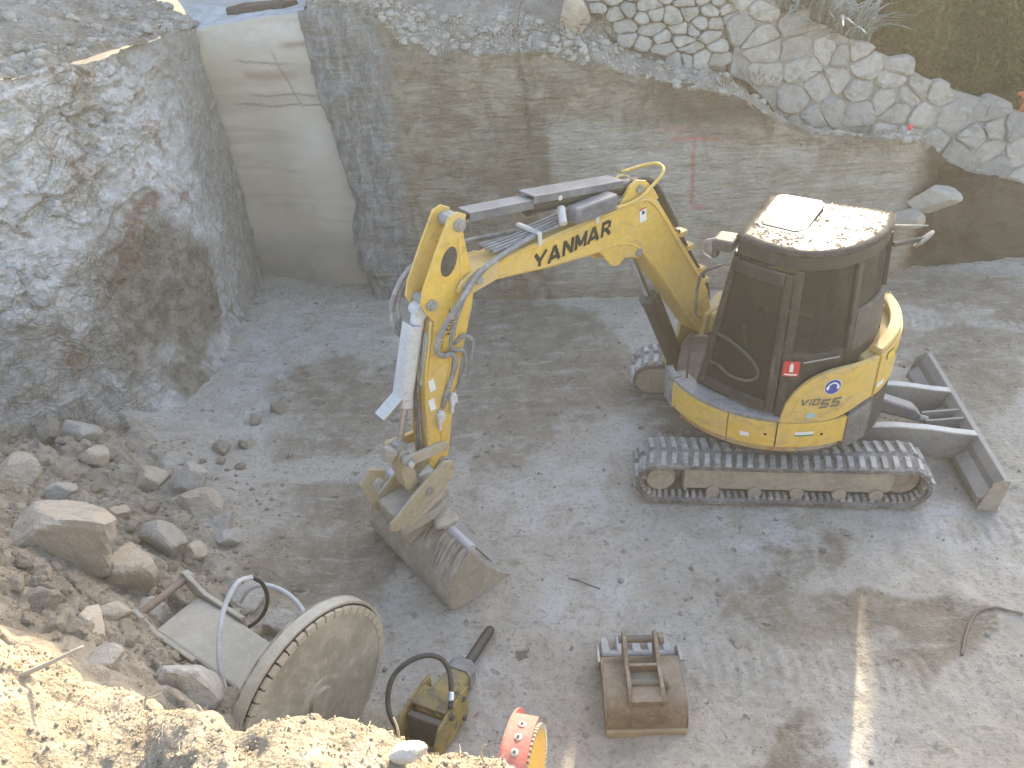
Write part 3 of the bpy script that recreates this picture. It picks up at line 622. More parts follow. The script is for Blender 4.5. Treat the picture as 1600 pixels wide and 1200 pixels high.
rock(128, 688, .6, .42, .26, .34, 'grey', 39, 'pale grey slab beside the rough brown rock', 12, .3)
rock(300, 1108, .9, .40, .40, .34, 'pale', 44, 'pale boulder under the arm of the rock saw', 15, .25)
rock(362, 855, .1, .26, .16, .22, 'grey', 92, 'low grey rock at the toe of the bank, right of the round grey rock', 15, .3)
rock(345, 700, .1, .20, .14, .18, 'brown', 93, 'flat brown rock near the wall foot above the bank', 15, .3)
rock(385, 690, .05, .16, .14, .15, 'grey', 48, 'small grey rock alone at the toe of the bank near the wall', 40)
rock(437, 643, .0, .19, .17, .17, 'brown', 52, 'dark brown rock with a pale side on the open floor', 0)
rock(400, 660, .0, .16, .15, .15, 'brown', 55, 'dark brown rock left of the two-tone rock on the floor', 50)
rock(380, 693, .05, .12, .14, .12, 'brown', 57, 'smallest dark brown rock nearest the bank', 10)
rock(500, 632, .0, .13, .09, .12, 'brown', 60, 'small brown stone on the floor nearest the excavator arm', 10)
rock(470, 1000, .05, .32, .24, .26, 'grey', 64, 'grey rock behind the rim of the rock saw', 10)
rock(440, 985, .15, .26, .24, .22, 'grey', 95, 'broken grey rock inside the white hose loop', 30, .3)
rock(395, 945, .2, .30, .22, .26, 'grey', 67, 'grey rock under the looping white hose', 25)
rock(345, 1105, .9, .24, .20, .2, 'brown', 71, 'brown rock between the pale boulder and the near bank', 0)
rock(372, 1090, .6, .22, .18, .2, 'grey', 73, 'small grey rock touching the lower end of the white hose', 0)
rock(180, 960, 1.1, .22, .16, .2, 'tan', 75, 'small tan rock on the dark soil slope', 0)
rock(172, 1040, 1.5, .18, .12, .15, 'grey', 77, 'grey stone low on the dark soil slope by the sunlit bank', 0)
for i, (u, v, z, w, k, lab) in enumerate(((40, 760, .8, .34, 'tan', 'dusty tan block half buried near the left edge of the bank'), (95, 770, .75, .26, 'grey', 'grey block half buried above the largest tan boulder'), (265, 715, .3, .26, 'grey', 'flat grey block behind the orange-tan rock'), (190, 815, .6, .24, 'tan', 'tan block just above the gap between the tan boulders'), (345, 835, .15, .3, 'grey', 'grey block half buried below the long tan rock'), (235, 960, .8, .28, 'grey', 'grey block on the soil slope left of the saw bracket'), (150, 985, 1.3, .24, 'tan', 'tan lump on the soil slope above the sunlit bank'), (310, 880, .3, .22, 'tan', 'small tan block below the round grey rock'), (60, 940, 1.5, .26, 'brown', 'brown block on the dark soil slope at the left edge'))):
    rock(u, v, z, w, w * .7, w * .85, k, 130 + 3 * i, lab, 25 * i, .5)
# boulders high up
c = at_z(35, 18, 3.62); V, F = rock_shape(1.15, .8, .55, 81); o = mesh_obj('boulder', V @ rotz(.5).T + c + np.array([0, .1, .12]), F, ROCKS['pale'], origin=c); tag(o, 'large pale boulder on the upper terrace at the top left corner', 'boulder', 'boulders above the pit')
c = at_z(55, 38, 3.45); V, F = rock_shape(.35, .3, .3, 83); o = mesh_obj('rock', V + c, F, ROCKS['tan'], origin=c); tag(o, 'tan rock tucked under the large boulder on the upper terrace', 'rock', 'boulders above the pit')
c = np.array([1.02, 9.86, 3.26]); V, F = rock_shape(.36, .34, .62, 85); o = mesh_obj('boulder', V + c, F, ROCKS['tan'], origin=c); tag(o, 'tan boulder at the left end of the dry stone wall', 'boulder', 'boulders above the pit')
c = np.array([5.28, 9.1, 1.0]); V, F = rock_shape(.62, .4, .36, 87); o = mesh_obj('boulder', V + c, F, ROCKS['grey'], origin=c); tag(o, 'grey boulder jutting out of the soil below the mortared wall', 'boulder', 'boulders above the pit')
c = np.array([5.0, 9.06, .78]); V, F = rock_shape(.4, .3, .26, 89); o = mesh_obj('boulder', V + c, F, ROCKS['grey'], origin=c); tag(o, 'smaller grey rock just below the jutting boulder', 'rock', 'boulders above the pit')
def rubble(name, spots, mat, label, cat):
    """many small stones in one mesh"""
    base = [rock_shape(1, .85, .7, 200 + i, 6, 1) for i in range(8)]; Vs = []; Fs = []; n = 0
    for (p, s, k, a) in spots:
        V, F = base[k]; Vs.append((V * s) @ rotz(a).T + p); Fs += [[i + n for i in f] for f in F]; n += len(V)
    o = mesh_obj(name, np.concatenate(Vs), Fs, mat); return tag(o, label, cat, kind='stuff')
sp = []
for _ in range(7000):
    u, v_ = rng.uniform(-60, 560), rng.uniform(640, 1180); c = at_z(u, v_, .5); x, y = c[0] + rng.normal() * .1, c[1] + rng.normal() * .1
    if y > 9 or y < 1.6: continue
    b = float(floor_base(x, y)[()]) if np.ndim(x) == 0 else 0
    if rng.random() > min(1, .05 + b * 1.6): continue
    s = min(.13, .012 * math.exp(rng.exponential(.56))); sp.append((x, y, s))
xs = np.array([q[0] for q in sp]); ys = np.array([q[1] for q in sp]); zs = floor_z(xs, ys)
rubble('rubble', [((x, y, z + s * .04), s, int(rng.integers(8)), rng.random() * 6.28) for (x, y, s), z in zip(sp, zs)], stone_mat('rubble_stone', (.29, .24, .175), (.42, .362, .277), (.23, .19, .138)), 'loose broken stones strewn over the spoil bank', 'rubble')
sp = []
for _ in range(900):
    x, y = rng.uniform(-2.6, 5.5), rng.uniform(2.2, 9.6); sp.append((x, y, min(.045, .007 * math.exp(rng.exponential(.6)))))
xs = np.array([q[0] for q in sp]); ys = np.array([q[1] for q in sp]); zs = floor_z(xs, ys)
rubble('floor_grit', [((x, y, z + s * .2), s, int(rng.integers(8)), rng.random() * 6.28) for (x, y, s), z in zip(sp, zs)], stone_mat('grit_stone', (.20, .18, .145), (.42, .40, .36), (.17, .15, .12)), 'small grit scattered over the pit floor', 'grit')
hs = SURF['hillside'][14:110].reshape(-1, 3); hs = hs[(hs[:, 0] > -1.9) & (hs[:, 0] < 2.9 + 2.7 * (np.arange(len(hs)) % 9 == 0))]; idx = rng.integers(0, len(hs), 2600)
rubble('crest_rubble', [(hs[i] + np.array([0, 0, .005]), min(.13, .014 * math.exp(rng.exponential(.62))), int(rng.integers(8)), rng.random() * 6.28) for i in idx], stone_mat('crest_stone', (.30, .262, .205), (.47, .43, .365), (.23, .195, .145)), 'broken stones and clods along the bank above the cut face', 'rubble')
hs = SURF['upper_left_terrace'][8:].reshape(-1, 3); idx = rng.integers(0, len(hs), 2600)
rubble('terrace_rubble', [(hs[i], min(.16, .016 * math.exp(rng.exponential(.62))), int(rng.integers(8)), rng.random() * 6.28) for i in idx], stone_mat('terrace_stone', (.36, .325, .265), (.56, .53, .475), (.22, .185, .14)), 'broken stones on the upper left terrace', 'rubble')
# chips, roots and straw on the near bank
SUNCHIP = stone_mat('sunlit_chips', (.38, .32, .23), (.47, .405, .305), (.31, .255, .18))
Sf = NEAR_S[110:].reshape(-1, 3); idx = rng.integers(0, len(Sf), 5200)
rubble('bank_chips', [(Sf[i] + np.array([0, 0, .004]), min(.022, .0042 * math.exp(rng.exponential(.55))), int(rng.integers(8)), rng.random() * 6.28) for i in idx], SUNCHIP, 'small stone chips on the sunlit near bank', 'chips')
g = G('dry_root'); pr_ = g.pos('obj'); ROOT = g.fin(g.mix(g.noise(pr_, 12, 5), (.34, .27, .18), (.52, .45, .34)), .9)
mb = MB(); 
for i in rng.integers(0, len(Sf), 520):
    p = Sf[i]; a = rng.random() * 6.28; L = .02 + .05 * rng.random(); q = np.array([math.cos(a), math.sin(a), .25 * rng.random()]) * L
    mb.tube([p - q * .5, p + np.array([0, 0, .006 + .01 * rng.random()]), p + q * .5 + rng.normal(size=3) * .006], .0016, 4)
tag(mb.build('straw', ROOT), 'dry straw and root fibres over the near bank', 'straw', kind='stuff')
def root_at(u, v, z, pts, r, label):
    c = at_z(u, v, z); m = MB()
    for path in pts: m.tube(crom(np.array(path) + c, 5), np.linspace(r, r * .45, (len(path) - 1) * 5 + 1), 6)
    return tag(m.build('tree_root', ROOT, smooth_=True), label, 'root')
root_at(222, 1100, 2.45, [[(0, 0, -.03), (.015, .01, .02), (.025, .015, .045), (.035, .03, .06)], [(.02, .01, .025), (.045, .015, .04), (.06, .025, .05)], [(.015, .01, .015), (.05, .01, .025), (.07, .02, .03)]], .0035, 'pale forked root sticking up from the near bank')
root_at(80, 1045, 2.5, [[(-.12, -.03, .0), (0, 0, .03), (.12, .04, .06)]], .012, 'thick dry root lying along the edge of the near bank at left')
root_at(622, 1150, 2.4, [[(0, 0, -.02), (.004, 0, .05), (-.004, .01, .09)]], .006, 'short upright stub of root on the near bank beside the breaker hose')
root_at(755, 1185, 2.4, [[(0, 0, -.02), (-.006, 0, .03), (.004, .01, .055), (.016, .01, .06)]], .004, 'thin bent root tip at the right end of the near bank')
c = at_z(640, 1172, 2.5); V, F = rock_shape(.12, .08, .07, 301); o = mesh_obj('rock', V + c, F, stone_mat('sunlit_pale_rock', (.58, .53, .44), (.62, .57, .48), (.46, .40, .31)), origin=c); tag(o, 'pale sunlit stone on the crest of the near bank', 'rock')

# ================================================================== plants on the slope
def leaf_mat(name, a, b, rough=.55):
    g = G(name); p = g.pos('world'); oi = g.n('ShaderNodeNewGeometry')
    c = g.mix(oi.outputs['Random Per Island'], a, b); c = g.mix(g.math('MULTIPLY', g.ramp(g.noise(p, 2.2, 3, .6), .4, .65), .5), c, tuple(x * .5 for x in a))
    g.fin(c, rough, spec=.12)
    tr = g.n('ShaderNodeBsdfTranslucent'); g.l(c, tr.inputs[0]); mx = g.n('ShaderNodeMixShader'); mx.inputs[0].default_value = .12
    g.l(g.b.outputs[0], mx.inputs[1]); g.l(tr.outputs[0], mx.inputs[2]); g.l(mx.outputs[0], g.out.inputs[0]); return g.m
LEAF = leaf_mat('bush_leaf', (.03, .07, .025), (.085, .145, .048)); FLAX = leaf_mat('flax_leaf', (.20, .26, .23), (.48, .54, .52), .35); GRASSY = leaf_mat('dry_grass', (.13, .12, .06), (.27, .24, .14))
DARKLEAF = leaf_mat('tree_leaf', (.035, .06, .025), (.07, .10, .04))
g = G('bark'); BARK = g.fin(g.mix(g.noise(g.pos('obj'), 9, 6, .7), (.07, .055, .04), (.16, .13, .10)), .95)
def leaves(blobs, n, size, rg, shell=.55):
    """leaf-shaped faces spread through clumps: blobs of (centre, radii)"""
    w = np.array([np.prod(b[1]) ** .667 for b in blobs]); w /= w.sum(); k = rg.choice(len(blobs), n, p=w)
    C = np.array([b[0] for b in blobs])[k]; Rr = np.array([b[1] for b in blobs])[k]
    d = rg.normal(size=(n, 3)); d /= np.linalg.norm(d, axis=1)[:, None]; r = (shell + (1 - shell) * rg.random(n)) * (1 + .12 * rg.normal(size=n))
    P = C + d * Rr * r[:, None]
    a = rg.normal(size=(n, 3)) + d * .6; a /= np.linalg.norm(a, axis=1)[:, None]; b = np.cross(a, rg.normal(size=(n, 3))); b /= np.linalg.norm(b, axis=1)[:, None]
    s = (size * (.6 + .8 * rg.random(n)))[:, None]
    V = np.stack([P - a * s, P + b * s * .38 + np.cross(a, b) * s * .1, P + a * s, P - b * s * .38 + np.cross(a, b) * s * .1], 1).reshape(-1, 3)
    return V, np.arange(n * 4).reshape(-1, 4)
TAZ, TEL = math.tan(R(SUN_AZ)), math.tan(R(SUN_EL)) / math.cos(R(SUN_AZ))
def sunproj(P):                         # where the ray through P meets y = 13
    dy = 13 - P[:, 1]; return P[:, 0] + dy * TAZ, P[:, 2] + dy * TEL
def cut_sun_gaps(V, F):  # removes leaves along sun rays to shape streaks and lit patches
    Q = V.reshape(-1, 4, 3); X, Z = sunproj(Q.mean(1)); keep = np.ones(len(Q), bool)
    gaps = [(6.60, .05, 4.36, 4.62), (6.62, .10, 4.60, 5.2), (4.80, .03, 4.74, 5.3), (3.62, .10, 4.32, 4.75)]
    for x, w, z0, z1 in gaps: keep &= ~((np.abs(X - x) < w + .06) & (Z > z0 - .05) & (Z < z1 + .05))
    for x, z, rx, rz in ((.75, 4.72, .42, .10), (.2, 4.80, .25, .07), (-1.0, 5.0, .12, .06)): keep &= ((X - x) / rx) ** 2 + ((Z - z) / rz) ** 2 > 1
    keep &= ~((X > 4.45) & (X < 6.5) & (Z > 5.22)); keep &= ~((X > 4.3) & (Z > 6.9))
    keep &= ~((X > 2.2) & (Z > 7.05 + .2 * (X - 2.2)))
    return Q[keep].reshape(-1, 3), np.arange(keep.sum() * 4).reshape(-1, 4)
def bush(name, base, blobs, n, size, label, cat, group=None, mat=None, seed=1, trunk=.03):
    rg = np.random.default_rng(seed); t = empty(name, base, label, cat, group); V, F = leaves(blobs, n, size, rg); V, F = cut_sun_gaps(V, F)
    mesh_obj('foliage' if cat == 'bush' else 'crown', V, F, mat or LEAF, t); m = MB()
    for i, (c, rr) in enumerate(blobs):
        c = np.array(c); b = np.array(base) + rg.normal(size=3) * np.array([.04, .04, 0]); mid = (b + c) / 2 + rg.normal(size=3) * .08 * np.linalg.norm(c - b)
        m.tube(crom([b, mid, c], 4), np.linspace(trunk, trunk * .3, 9), 6)
    m.build('stems' if cat == 'bush' else 'trunk', BARK, t, smooth_=True); return t
def hz(x, y):                       # height of the slope behind the walls
    return float(np.interp(y, [9.8, 11.4, 20], [np.interp(x, [-1, 1, 2.7, 3.5, 4.5, 5.2, 5.65, 6.7, 8.7], [3.55, 3.3, 3.1, 2.85, 2.35, 2.15, 1.9, 1.45, 1.3]), np.interp(x, [-1, 1, 2.7, 3.5, 4.5, 5.2, 6.7, 8.7], [3.9, 3.75, 3.6, 3.3, 2.75, 2.6, 1.9, 1.6]), np.interp(x, [-1, 8.7], [4.5, 2.3])]))
def B(x, y, dz, rx, ry, rz): return ((x, y, hz(x, y) + dz), (rx, ry, rz))
def wt(x): return float(np.interp(x, [3.5, 4.5, 5.2, 5.65, 6.7, 8.7], [2.98, 2.58, 2.22, 2.03, 1.66, 1.26]))
def W(x, y, dz, rx, ry, rz): return ((x, y, wt(x) + dz), (rx, ry, rz))
bush('leafy_bush', (5.3, 10.5, wt(5.3)), [W(5.0, 10.35, .30, .36, .26, .32), W(5.45, 10.3, .30, .38, .26, .34), W(5.0, 10.7, .62, .45, .3, .45), W(5.6, 10.6, .75, .5, .3, .5), W(5.3, 10.9, 1.1, .55, .3, .5)], 11000, .05, 'dense dark green bush behind the middle of the mortared stone wall', 'bush', 'plants behind the stone wall', seed=2)
bush('leafy_bush', (6.4, 10.4, wt(6.4)), [W(6.0, 10.3, .32, .40, .26, .36), W(6.5, 10.3, .42, .42, .26, .42), W(6.2, 10.6, .85, .5, .3, .5), W(6.9, 10.4, .7, .5, .3, .55), W(6.5, 10.9, 1.4, .6, .3, .5)], 11000, .05, 'dark green bush with pale glints at the right edge of the view', 'bush', 'plants behind the stone wall', seed=3)
bush('leafy_bush', (4.75, 10.3, wt(4.75)), [W(4.72, 10.18, .06, .26, .16, .14), W(5.2, 10.1, .05, .3, .16, .12), W(5.8, 10.05, .08, .34, .16, .14), W(6.35, 10.02, .08, .3, .16, .14)], 3600, .035, 'low scrubby bush directly behind the top of the stone wall', 'bush', 'plants behind the stone wall', mat=leaf_mat('scrub_leaf', (.04, .06, .025), (.10, .11, .05)), seed=4, trunk=.005)
def blades(name, base, n, L, w, label, cat, mat, spread, seed, droop=1.0):
    rg = np.random.default_rng(seed); V = []; F = []; base = np.array(base)
    for i in range(n):
        a = rg.random() * 6.28; l = L * (.55 + .6 * rg.random()); lean = .25 + .9 * rg.random(); b = base + np.array([rg.normal() * spread, rg.normal() * spread * .5, 0]); k0 = len(V); dirv = np.array([math.cos(a), math.sin(a), 0]); sd = np.array([-math.sin(a), math.cos(a), 0])
        for k in range(7):
            t = k / 6; p = b + dirv * l * lean * (t ** 1.4) * .8 + np.array([0, 0, l * (t - droop * lean * .62 * t * t)]); ww = w * (.55 + .9 * t) * (1 - t ** 3) + .001
            V += [p - sd * ww, p + sd * ww]
        F += [[k0 + 2 * k, k0 + 2 * k + 1, k0 + 2 * k + 3, k0 + 2 * k + 2] for k in range(6)]
    return mesh_obj(name, np.array(V), F, mat)
t = empty('flax_plant', (4.1, 10.55, hz(4.1, 10.55)), 'clump of arching grey-green strap leaves above the stone wall', 'plant', 'plants behind the stone wall')
for i, (x, y) in enumerate(((3.48, 10.25), (3.75, 10.15), (4.05, 10.12), (4.35, 10.12), (3.9, 10.4))):
    o = blades('strap_leaves', (x, y, float(np.interp(x, [3.5, 4.5, 5.2], [2.95, 2.55, 2.2])) - .02), 85, .92, .022, '', '', FLAX, .10, 20 + i); w = WL[o].copy(); place(o, t, w)
tag(blades('grass', (5.9, 10.0, hz(5.9, 10.0) - .05), 160, .22, .004, '', '', GRASSY, .38, 31), 'dry grass tufts along the top of the stone wall', 'grass', kind='stuff')
tag(blades('roots_fringe', (2.4, 9.52, 2.45), 260, .16, .0035, '', '', GRASSY, .55, 33, 1.9), 'dead grass and root fringe hanging over the cut face', 'dead grass', kind='stuff')
tag(blades('roots_fringe', (4.2, 9.52, 1.72), 160, .12, .003, '', '', GRASSY, .5, 34, 1.9), 'thin dead grass on the soil bench below the mortared wall', 'dead grass', kind='stuff')
mb = MB()
for i in range(30):
    p = np.array([rng.uniform(-.2, 1.4), 9.62 + rng.random() * .2, 3.02 + rng.random() * .15]); q = rng.normal(size=3) * np.array([.22, .1, .1])
    mb.tube(crom([p, p + q * .5 + np.array([0, -.03, .05]), p + q + np.array([0, -.06, -.05])], 4), .004, 5)
tag(mb.build('tree_roots', BARK), 'tangle of thin dead roots on the bank above the cut face', 'roots', kind='stuff')
# survey stake with a pink top on the bench
t = empty('survey_stake', (4.98, 9.5, 1.66), 'short white survey stake with a pink top on the soil bench', 'survey stake')
def flat_mat(name, c, rough=.6, metal=0): g = G(name); return g.fin(c, rough, metal=metal)
m = MB(); m.tube([(4.97, 9.5, 1.58), (4.985, 9.49, 1.76)], .012, 8); m.build('stake', flat_mat('white_paint', (.7, .7, .68)), t)
m = MB(); m.tube([(4.985, 9.49, 1.755), (4.99, 9.488, 1.79), (4.995, 9.487, 1.82)], [.02, .035, .022], 10); m.build('pink_cap', flat_mat('pink_spray', (.75, .08, .11)), t)
# orange barrier board at the right edge
c = at_plane(1592, 162, (0, 9.95, 0), (0, 1, 0)); t = empty('barrier_board', c + np.array([.3, .1, -.2]), 'red-orange barrier board at the right edge above the stone wall', 'board')
m = MB(); m.box(c + np.array([.35, .05, .0]), (.75, .03, .26)); m.build('panel', paint('orange_board', (.55, .10, .04), amount=.25), t, bevel=.006)
for dx in (.12, .62):
    m = MB(); m.box(c + np.array([dx, .09, -.12]), (.05, .05, .5)); m.build('post', BARK, t)
# ================================================================== excavator
MX, MY, MYAW = 2.3552, 6.0228, -.1469
def frame(o, x, y):                     # columns x, y, z of a frame at o
    T = np.eye(4); x = np.array([*x, 0.]); y = np.array([*y, 0.]); T[:3, 0] = x / np.linalg.norm(x); T[:3, 1] = y / np.linalg.norm(y); T[:3, 2] = (0, 0, 1); T[:3, 3] = o; return T
GZ = .015                               # the machine stands on the dusty floor
TL = frame((MX, MY, GZ), (math.cos(MYAW), math.sin(MYAW)), (-math.sin(MYAW), math.cos(MYAW)))      # undercarriage: x to the blade, y away from the viewer
TU = frame((MX, MY, GZ), (-.834, .551), (-.551, -.834))                                             # house: x forward, y left
TB = frame((1.83, 6.67, 0), (-.806, -.592), (.592, -.806))                                          # boom: x outward, y to its left (towards the viewer)
YEL = paint('yellow_paint', (.72, .46, .065), (.48, .40, .27), .5, .42, scale=2.2)
YELD = paint('dirty_yellow_paint', (.66, .43, .075), (.46, .39, .28), .7, .5, scale=2.6)
YELM = paint('muddy_yellow_paint', (.42, .345, .20), (.43, .38, .30), 1.0, .6, scale=3.4)
MUD = paint('mud_caked_steel', (.30, .265, .205), (.42, .375, .30), .9, .8, scale=3)
RUBBER = paint('track_rubber', (.055, .055, .055), (.34, .32, .29), .85, .8, scale=4)
LUGM = paint('track_lug_rubber', (.12, .118, .112), (.50, .475, .43), 1.0, .8, scale=5)
BLACK = paint('black_paint', (.022, .022, .022), (.20, .18, .145), .22, .38, scale=3, spec=.5)
DARK = paint('dark_plastic', (.045, .043, .04), (.26, .24, .20), .35, .55, scale=4)
STEEL = paint('worn_steel', (.30, .29, .27), (.38, .35, .30), .7, .5, .4, scale=4)
CHROME = paint('chrome_rod', (.75, .75, .75), (.4, .38, .34), .12, .12, 1, scale=6)
HOSE = paint('dusty_hose', (.14, .14, .14), (.42, .40, .37), .85, .7, scale=8)
BHOSE = paint('black_hose', (.025, .025, .025), (.2, .19, .17), .25, .5, scale=8)
GUARD = paint('pale_guard_paint', (.62, .61, .57), (.48, .45, .39), .5, .5, scale=5)
BLUEG = paint('grey_guard_sheet', (.09, .10, .115), (.36, .355, .34), .42, .28, scale=6, spec=.6)
WHITE = flat_mat('decal_white', (.75, .74, .70), .5); INK = flat_mat('decal_black', (.025, .022, .02), .5); RED = flat_mat('decal_red', (.55, .05, .04), .5); BLUE = flat_mat('decal_blue', (.05, .07, .30), .5); GREEN = flat_mat('decal_green', (.05, .28, .18), .5); PALEB = flat_mat('decal_pale_blue', (.35, .50, .55), .5); YDEC = flat_mat('decal_yellow', (.75, .58, .04), .5); GREYD = flat_mat('decal_grey', (.17, .15, .11), .5)
def glass_mat(name, tint, rough=.05, alpha=.34, spec=.5):
    g = G(name); g.fin(tint, rough, spec=spec); tr = g.n('ShaderNodeBsdfTransparent'); tr.inputs[0].default_value = (.55, .62, .58, 1); mx = g.n('ShaderNodeMixShader')
    n = g.noise(g.pos('obj'), 14, 6, .7); du = g.n('ShaderNodeMapRange'); g.l(n, du.inputs[0]); du.inputs[1].default_value = .45; du.inputs[2].default_value = .8; du.inputs[3].default_value = alpha; du.inputs[4].default_value = min(1, alpha + .3)
    g.l(du.outputs[0], mx.inputs[0]); g.l(tr.outputs[0], mx.inputs[1]); g.l(g.b.outputs[0], mx.inputs[2]); g.l(mx.outputs[0], g.out.inputs[0])
    cc = g.mix(g.ramp(g.noise(g.pos('obj'), 40, 4, .8), .6, .75), tint, (.35, .34, .31)); g.l(cc, g.b.inputs['Base Color']); return g.m
GLASS = glass_mat('tinted_glass', (.035, .045, .042)); 
EXC = empty('excavator', (MX, MY, 0), 'yellow crawler excavator with a black cab, standing on the pit floor', 'excavator')
def part(name, mb, mat, parent=None, bevel=0, sm=False): return mb.build(name, mat, parent or EXC, bevel, sm)

# ---- tracks
LT, HT = 1.228, .44
def track_path(n=None):
    """closed loop in x,z of the belt's middle, evenly spaced"""
    r = HT / 2 - .03; xs = LT - HT / 2; P = []
    for k in range(41): P.append((-xs + (2 * xs) * k / 40, .03))
    for k in range(1, 25): a = -math.pi / 2 + math.pi * k / 24; P.append((xs + r * math.cos(a), HT / 2 + r * math.sin(a)))
    for k in range(1, 41): P.append((xs - 2 * xs * k / 40, HT - .03 - .012 * math.sin(math.pi * k / 40)))
    for k in range(1, 24): a = math.pi / 2 + math.pi * k / 24; P.append((-xs + r * math.cos(a), HT / 2 + r * math.sin(a)))
    P = np.array(P)
    if n:
        Q = np.vstack([P, P[:1]]); L = np.concatenate([[0], np.cumsum(np.hypot(*np.diff(Q, axis=0).T))]); t = np.linspace(0, L[-1], n, endpoint=False)
        P = np.stack([np.interp(t, L, Q[:, 0]), np.interp(t, L, Q[:, 1])], -1)
    return P
def lug_mesh():
    m = MB(); h = .026
    for s in (-1, 1):
        V = [(-.034, s * .03, 0), (.030, s * .03, 0), (.044, s * .185, 0), (-.012, s * .185, 0), (-.022, s * .035, h), (.020, s * .035, h), (.034, s * .178, h), (-.003, s * .178, h)]
        m.add(V, [[0, 1, 2, 3][::-s], [4, 5, 6, 7][::s], [0, 1, 5, 4][::s], [1, 2, 6, 5][::s], [2, 3, 7, 6][::s], [3, 0, 4, 7][::s]])
    me = bpy.data.meshes.new('track_lug'); me.from_pydata(np.concatenate(m.V).tolist(), [], m.F); me.materials.append(LUGM); return me
def inner_mesh():
    m = MB(); m.prism([(-.022, 0), (.022, 0), (.014, .035), (-.014, .035)], -.035, .035, (0, 2, 1)); me = bpy.data.meshes.new('guide_lug'); me.from_pydata(np.concatenate(m.V).tolist(), [], m.F); me.materials.append(LUGM); return me
LUG, GLUG = lug_mesh(), inner_mesh()
def copy_on(me, name, parent, Tm):
    o = bpy.data.objects.new(name, me); COL.objects.link(o); o.parent = parent; M_ = Matrix(Tm.tolist()); M_.translation = Vector(Tm[:3, 3] - WL[parent]); o.matrix_basis = M_; WL[o] = Tm[:3, 3]; return o
def track(side):
    yc = side * .795; yo = yc + side * .2 * 1; P = track_path(); n = len(P); tg = np.roll(P, -1, 0) - np.roll(P, 1, 0); tg /= np.hypot(*tg.T)[:, None]; nr = np.stack([tg[:, 1], -tg[:, 0]], -1)
    V = []
    for k in range(n):
        for off, y in ((.016, -.2), (.016, .2), (-.016, .2), (-.016, -.2)): q = P[k] + nr[k] * off; V.append((q[0], yc + y, q[1]))
    F = [[4 * k + j, 4 * k + (j + 1) % 4, 4 * ((k + 1) % n) + (j + 1) % 4, 4 * ((k + 1) % n) + j] for k in range(n) for j in range(4)]
    mb = MB(TL).add(V, F); tr = part('crawler_track', mb, RUBBER, sm=False)
    tr['label'] = 'dusty rubber track on the near side' if side < 0 else 'dusty rubber track on the far side'
    for ring, me, nm, off, m_ in (('o', LUG, 'track_lug', .015, 58), ('i', GLUG, 'guide_lug', -.015, 88)):
        Q = track_path(m_); t2 = np.roll(Q, -1, 0) - np.roll(Q, 1, 0); t2 /= np.hypot(*t2.T)[:, None]
        for k in range(m_):
            tx, tz_ = t2[k]; nx_, nz_ = tz_, -tx
            if ring == 'i' and side > 0: continue
            for yy in ((0,) if ring == 'o' else (-.13, .13)):
                if ring == 'i' and Q[k][1] > .30: continue
                sgn = 1 if ring == 'o' else -1; Tm = np.eye(4); Tm[:3, 0] = (tx, 0, tz_); Tm[:3, 2] = (nx_ * sgn, 0, nz_ * sgn); Tm[:3, 1] = np.cross(Tm[:3, 2], Tm[:3, 0]); Tm[:3, 3] = (Q[k][0] + nx_ * off, yc + yy, Q[k][1] + nz_ * off)
                copy_on(me, nm, tr, TL @ Tm)
    face_y = side * .93
    # frame beam, rollers, sprocket, idler
    m = MB(TL); prof = [(-.80, .14), (-.78, .345), (-.74, .36), (.86, .36), (.93, .30), (.92, .16), (.88, .125), (-.76, .125)]
    m.prism(prof, side * .70, face_y, (0, 2, 1)); m.box((-.79, side * .80, .25), (.035, .30, .27)); part('track_frame', m, MUD, tr, .015)
    for x in (-.55, -.2, .15, .5, .8):
        m = MB(TL); m.cyl((x, side * .64, .11), (x, side * .95, .11), .058, 18); part('roller', m, MUD, tr, .004)
    xs = LT - HT / 2
    m = MB(TL); m.lathe([(.13, -.05), (.135, .04), (.118, .055), (.112, .075), (.03, .08), (.0, .08)][::1], (-xs, side * .86, .225), (0, side, 0), 32); m.lathe([(.165, -.12), (.165, -.06)], (-xs, side * .86, .225), (0, side, 0), 20); part('sprocket', m, MUD, tr)
    m = MB(TL); m.lathe([(.15, -.10), (.16, -.02), (.14, .0), (.10, -.03), (.05, -.02), (.0, -.02)], (xs + .0, side * .86, .22), (0, side, 0), 32); part('idler', m, MUD, tr)
    if side > 0:                                             # inner face with the motor housing
        m = MB(TL); m.prism([(-xs - .02 + .16 * math.cos(a), .215 + .15 * math.sin(a)) for a in np.linspace(math.pi / 2, 1.5 * math.pi, 14)] + [(-.66, .075), (-.66, .345)], .60, .70, (0, 2, 1)); part('motor_housing', m, MUD, tr, .02)
    return tr
track(-1); track(1)
m = MB(TL); m.box((0, 0, .33), (1.0, 1.3, .16)); m.box((0, -.48, .26), (.55, .4, .14)); m.box((0, .48, .26), (.55, .4, .14)); m.box((-.35, .3, .36), (.7, .9, .09)); part('undercarriage_frame', m, MUD, bevel=.02)
m = MB(TL); m.lathe([(.42, .38), (.42, .52), (.36, .60)], (0, 0, 0), (0, 0, 1), 40); part('slew_ring', m, DARK)
